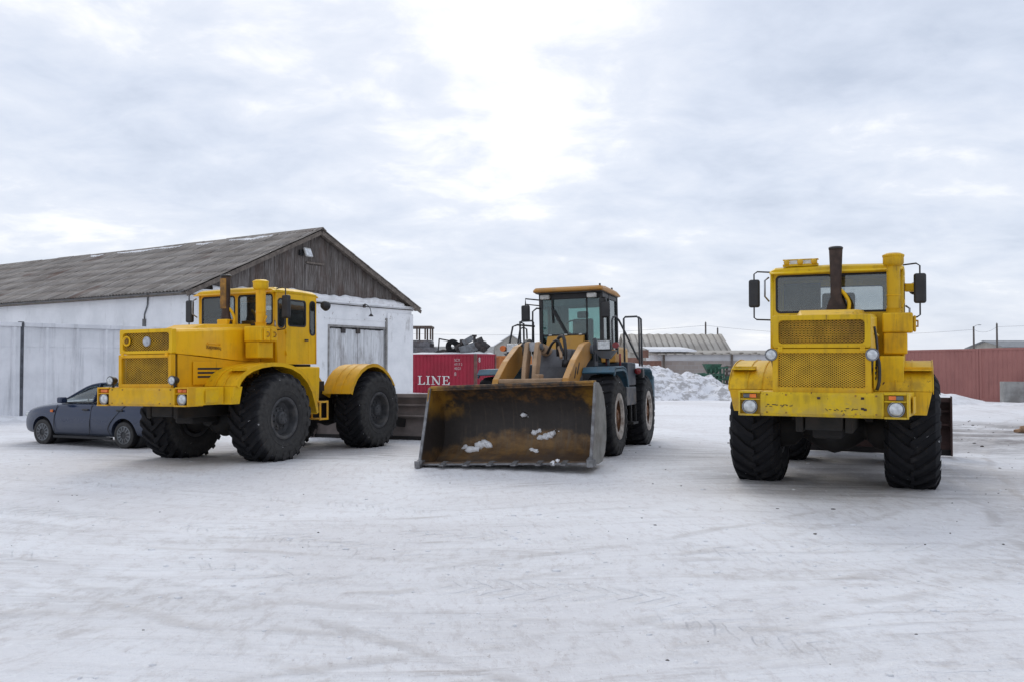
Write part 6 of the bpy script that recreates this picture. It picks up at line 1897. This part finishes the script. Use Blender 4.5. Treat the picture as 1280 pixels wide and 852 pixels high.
    # doors: seams, handles, mirror, indicator, sill
    for s in (-1, 1):
        yy = s * .845
        b = MB()
        for xs in ([(-.42, .30), (-.40, .60), (-.45, .90)], [(-1.50, .26), (-1.51, .60), (-1.52, .94)], [(-2.13, .28), (-2.05, .42), (-2.18, .62), (-2.50, .92)]):
            b.tube([(x, s * (.852 if z < .75 else .838 if z < .85 else .80), z) for x, z in xs], .007, 5, steps=4)
        b.build('door_seam', M['rubber_gasket'], root)
        for x in (-1.36, -2.38):
            b = MB(); b.box((x - .09, s * .845 - .02, .80), (x + .09, s * .845 + .02, .835)); b.build('door_handle', M['black_metal'], root, bevel=.012)
        b = MB(); b.box((-.78, min(s * .80, s * .98), .955), (-.62, max(s * .80, s * .98), 1.09)); b.build('side_mirror', PAINT, root, bevel=.04, seg=3)
        b = MB(); b.box((-.36, s * .846 - .012, .745), (-.28, s * .846 + .012, .80)); b.build('side_indicator', M['amber'], root, bevel=.008)
        b = MB(); b.box((-2.12, s * .80 - .04, .175), (-.36, s * .80 + .04, .23)); b.build('sill', M['rubber_gasket'], root, bevel=.01)
        b = MB(); b.blob((.66, s * .60, .66), .12, 2, 0, 2, (.9, 1.0, .7)); b.build('headlight', M['lens'], root)
        b = MB(); b.blob((-3.27, s * .66, .82), .11, 2, 0, 2, (.6, .9, 1.1)); b.build('tail_light', M['red_lens'], root)
    for ax in (0, -WB): MB().cyl((ax, -.64, .31), (ax, .64, .31), .347, n=30).build('wheel_well', M['rubber_gasket'], root)
    b = MB(); b.tube([(-1.05 + .04 * math.cos(t), .32 + .17 * math.sin(t), .98 + .15 * math.cos(t)) for t in np.linspace(0, 6.28, 20, endpoint=False)], .014, 6, closed=True); b.build('steering_wheel', M['interior'], root)
    b = MB()
    for y in (-.33, .33): b.box((-1.75, y - .22, .7), (-1.55, y + .22, 1.12)).box((-1.72, y - .1, 1.13), (-1.62, y + .1, 1.28)); 
    b.box((-2.5, -.6, .7), (-2.35, .6, 1.15)); b.build('seat', M['interior'], root, bevel=.04)
    # wheels
    h = MB(); h.lathe([(.19, .055), (.185, .075), (.10, .085), (.08, .065), (.002, .07)], (0, 0, 0), (0, 1, 0), 28); w0 = h.build('wheel', M['rim_dark'], root, sharp=30)
    r = MB()
    for k in range(12):
        a = 2 * math.pi * k / 12; r.bar((.075 * math.cos(a), .088, .075 * math.sin(a)), (.178 * math.cos(a), .084, .178 * math.sin(a)), .026, .012, up=(0, 1, 0))
    r.lathe([(.20, .05), (.195, .088), (.178, .09), (.175, .06)], (0, 0, 0), (0, 1, 0), 32, cap=False); r.build('wheel_trim', M['scrap_grey'], w0)
    ty = MB(); ty.lathe([(.19, -.08), (.22, -.092), (.27, -.088), (.288, -.07), (.292, 0), (.288, .07), (.27, .088), (.22, .092), (.19, .08)], (0, 0, 0), (0, 1, 0), 40, cap=False); ty.build('tyre', M['tyre_car'], w0)
    for i, (ax, s) in enumerate(((0, 1), (0, -1), (-WB, 1), (-WB, -1))):
        w = w0 if i == 0 else inst(w0, root)
        w.location = (ax, s * .735, .288); w.rotation_euler = (0, i * .7, 0)
        if s < 0: w.scale = (1, -1, 1)
    return root


make_car()

# ================================================================== SMALL THINGS ON THE GROUND
db = MB(); rs = random.Random(21)
for k in range(300):
    if k < 60: x, y = rs.uniform(-7, 9), rs.uniform(4.4, 14)
    elif k < 170: x, y = rs.gauss(7, 3.5), rs.uniform(5, 24)
    else: x, y = rs.uniform(9, 19), rs.gauss(24, 3)
    r = abs(rs.gauss(.0, .006)) + .003
    if rs.random() < .03: r *= 2
    if y > 18: r *= 2.0
    db.blob((x, y, gz(x, y) + r * .25), r, k, .5, 1, (rs.uniform(.8, 2.0), rs.uniform(.8, 1.4), .6))
tag(db.build('debris', plain('dirt_crumb', (0.10, 0.085, 0.075), .95, 0, .5, 30, bump=0)), "dark crumbs of dirt scattered over the packed snow", None, None, "stuff")
sc_ = MB()
for k in range(700):
    if k < 350: x, y = rs.gauss(1.5, 3.0), rs.gauss(8.3, 1.6)
    else: x, y = rs.uniform(-10, 12), rs.uniform(4.5, 19)
    if y < 4: continue
    r = abs(rs.gauss(.0, .009)) + .005
    sc_.blob((x, y, gz(x, y) + r * .1), r, k, .5, 1, (rs.uniform(.8, 1.8), rs.uniform(.8, 1.4), .55))
tag(sc_.build('snow_crumbs', M['snow_clean']), "small crumbs of snow pressed out by tyre treads", None, None, "stuff")
w = at(1276, 541, 23.5)
o = MB().blob((0, 0, .1), .22, 4, .5, 2, (1.3, .8, .7)).bar((-.4, 0, .05), (.5, .2, .2), .1, .07).build('wood_scrap', M['bark'], None, (w.x + .25, 23.5, 0)); tag(o, "pale brown broken wood lump at the edge of the wet lane", "wood scrap")
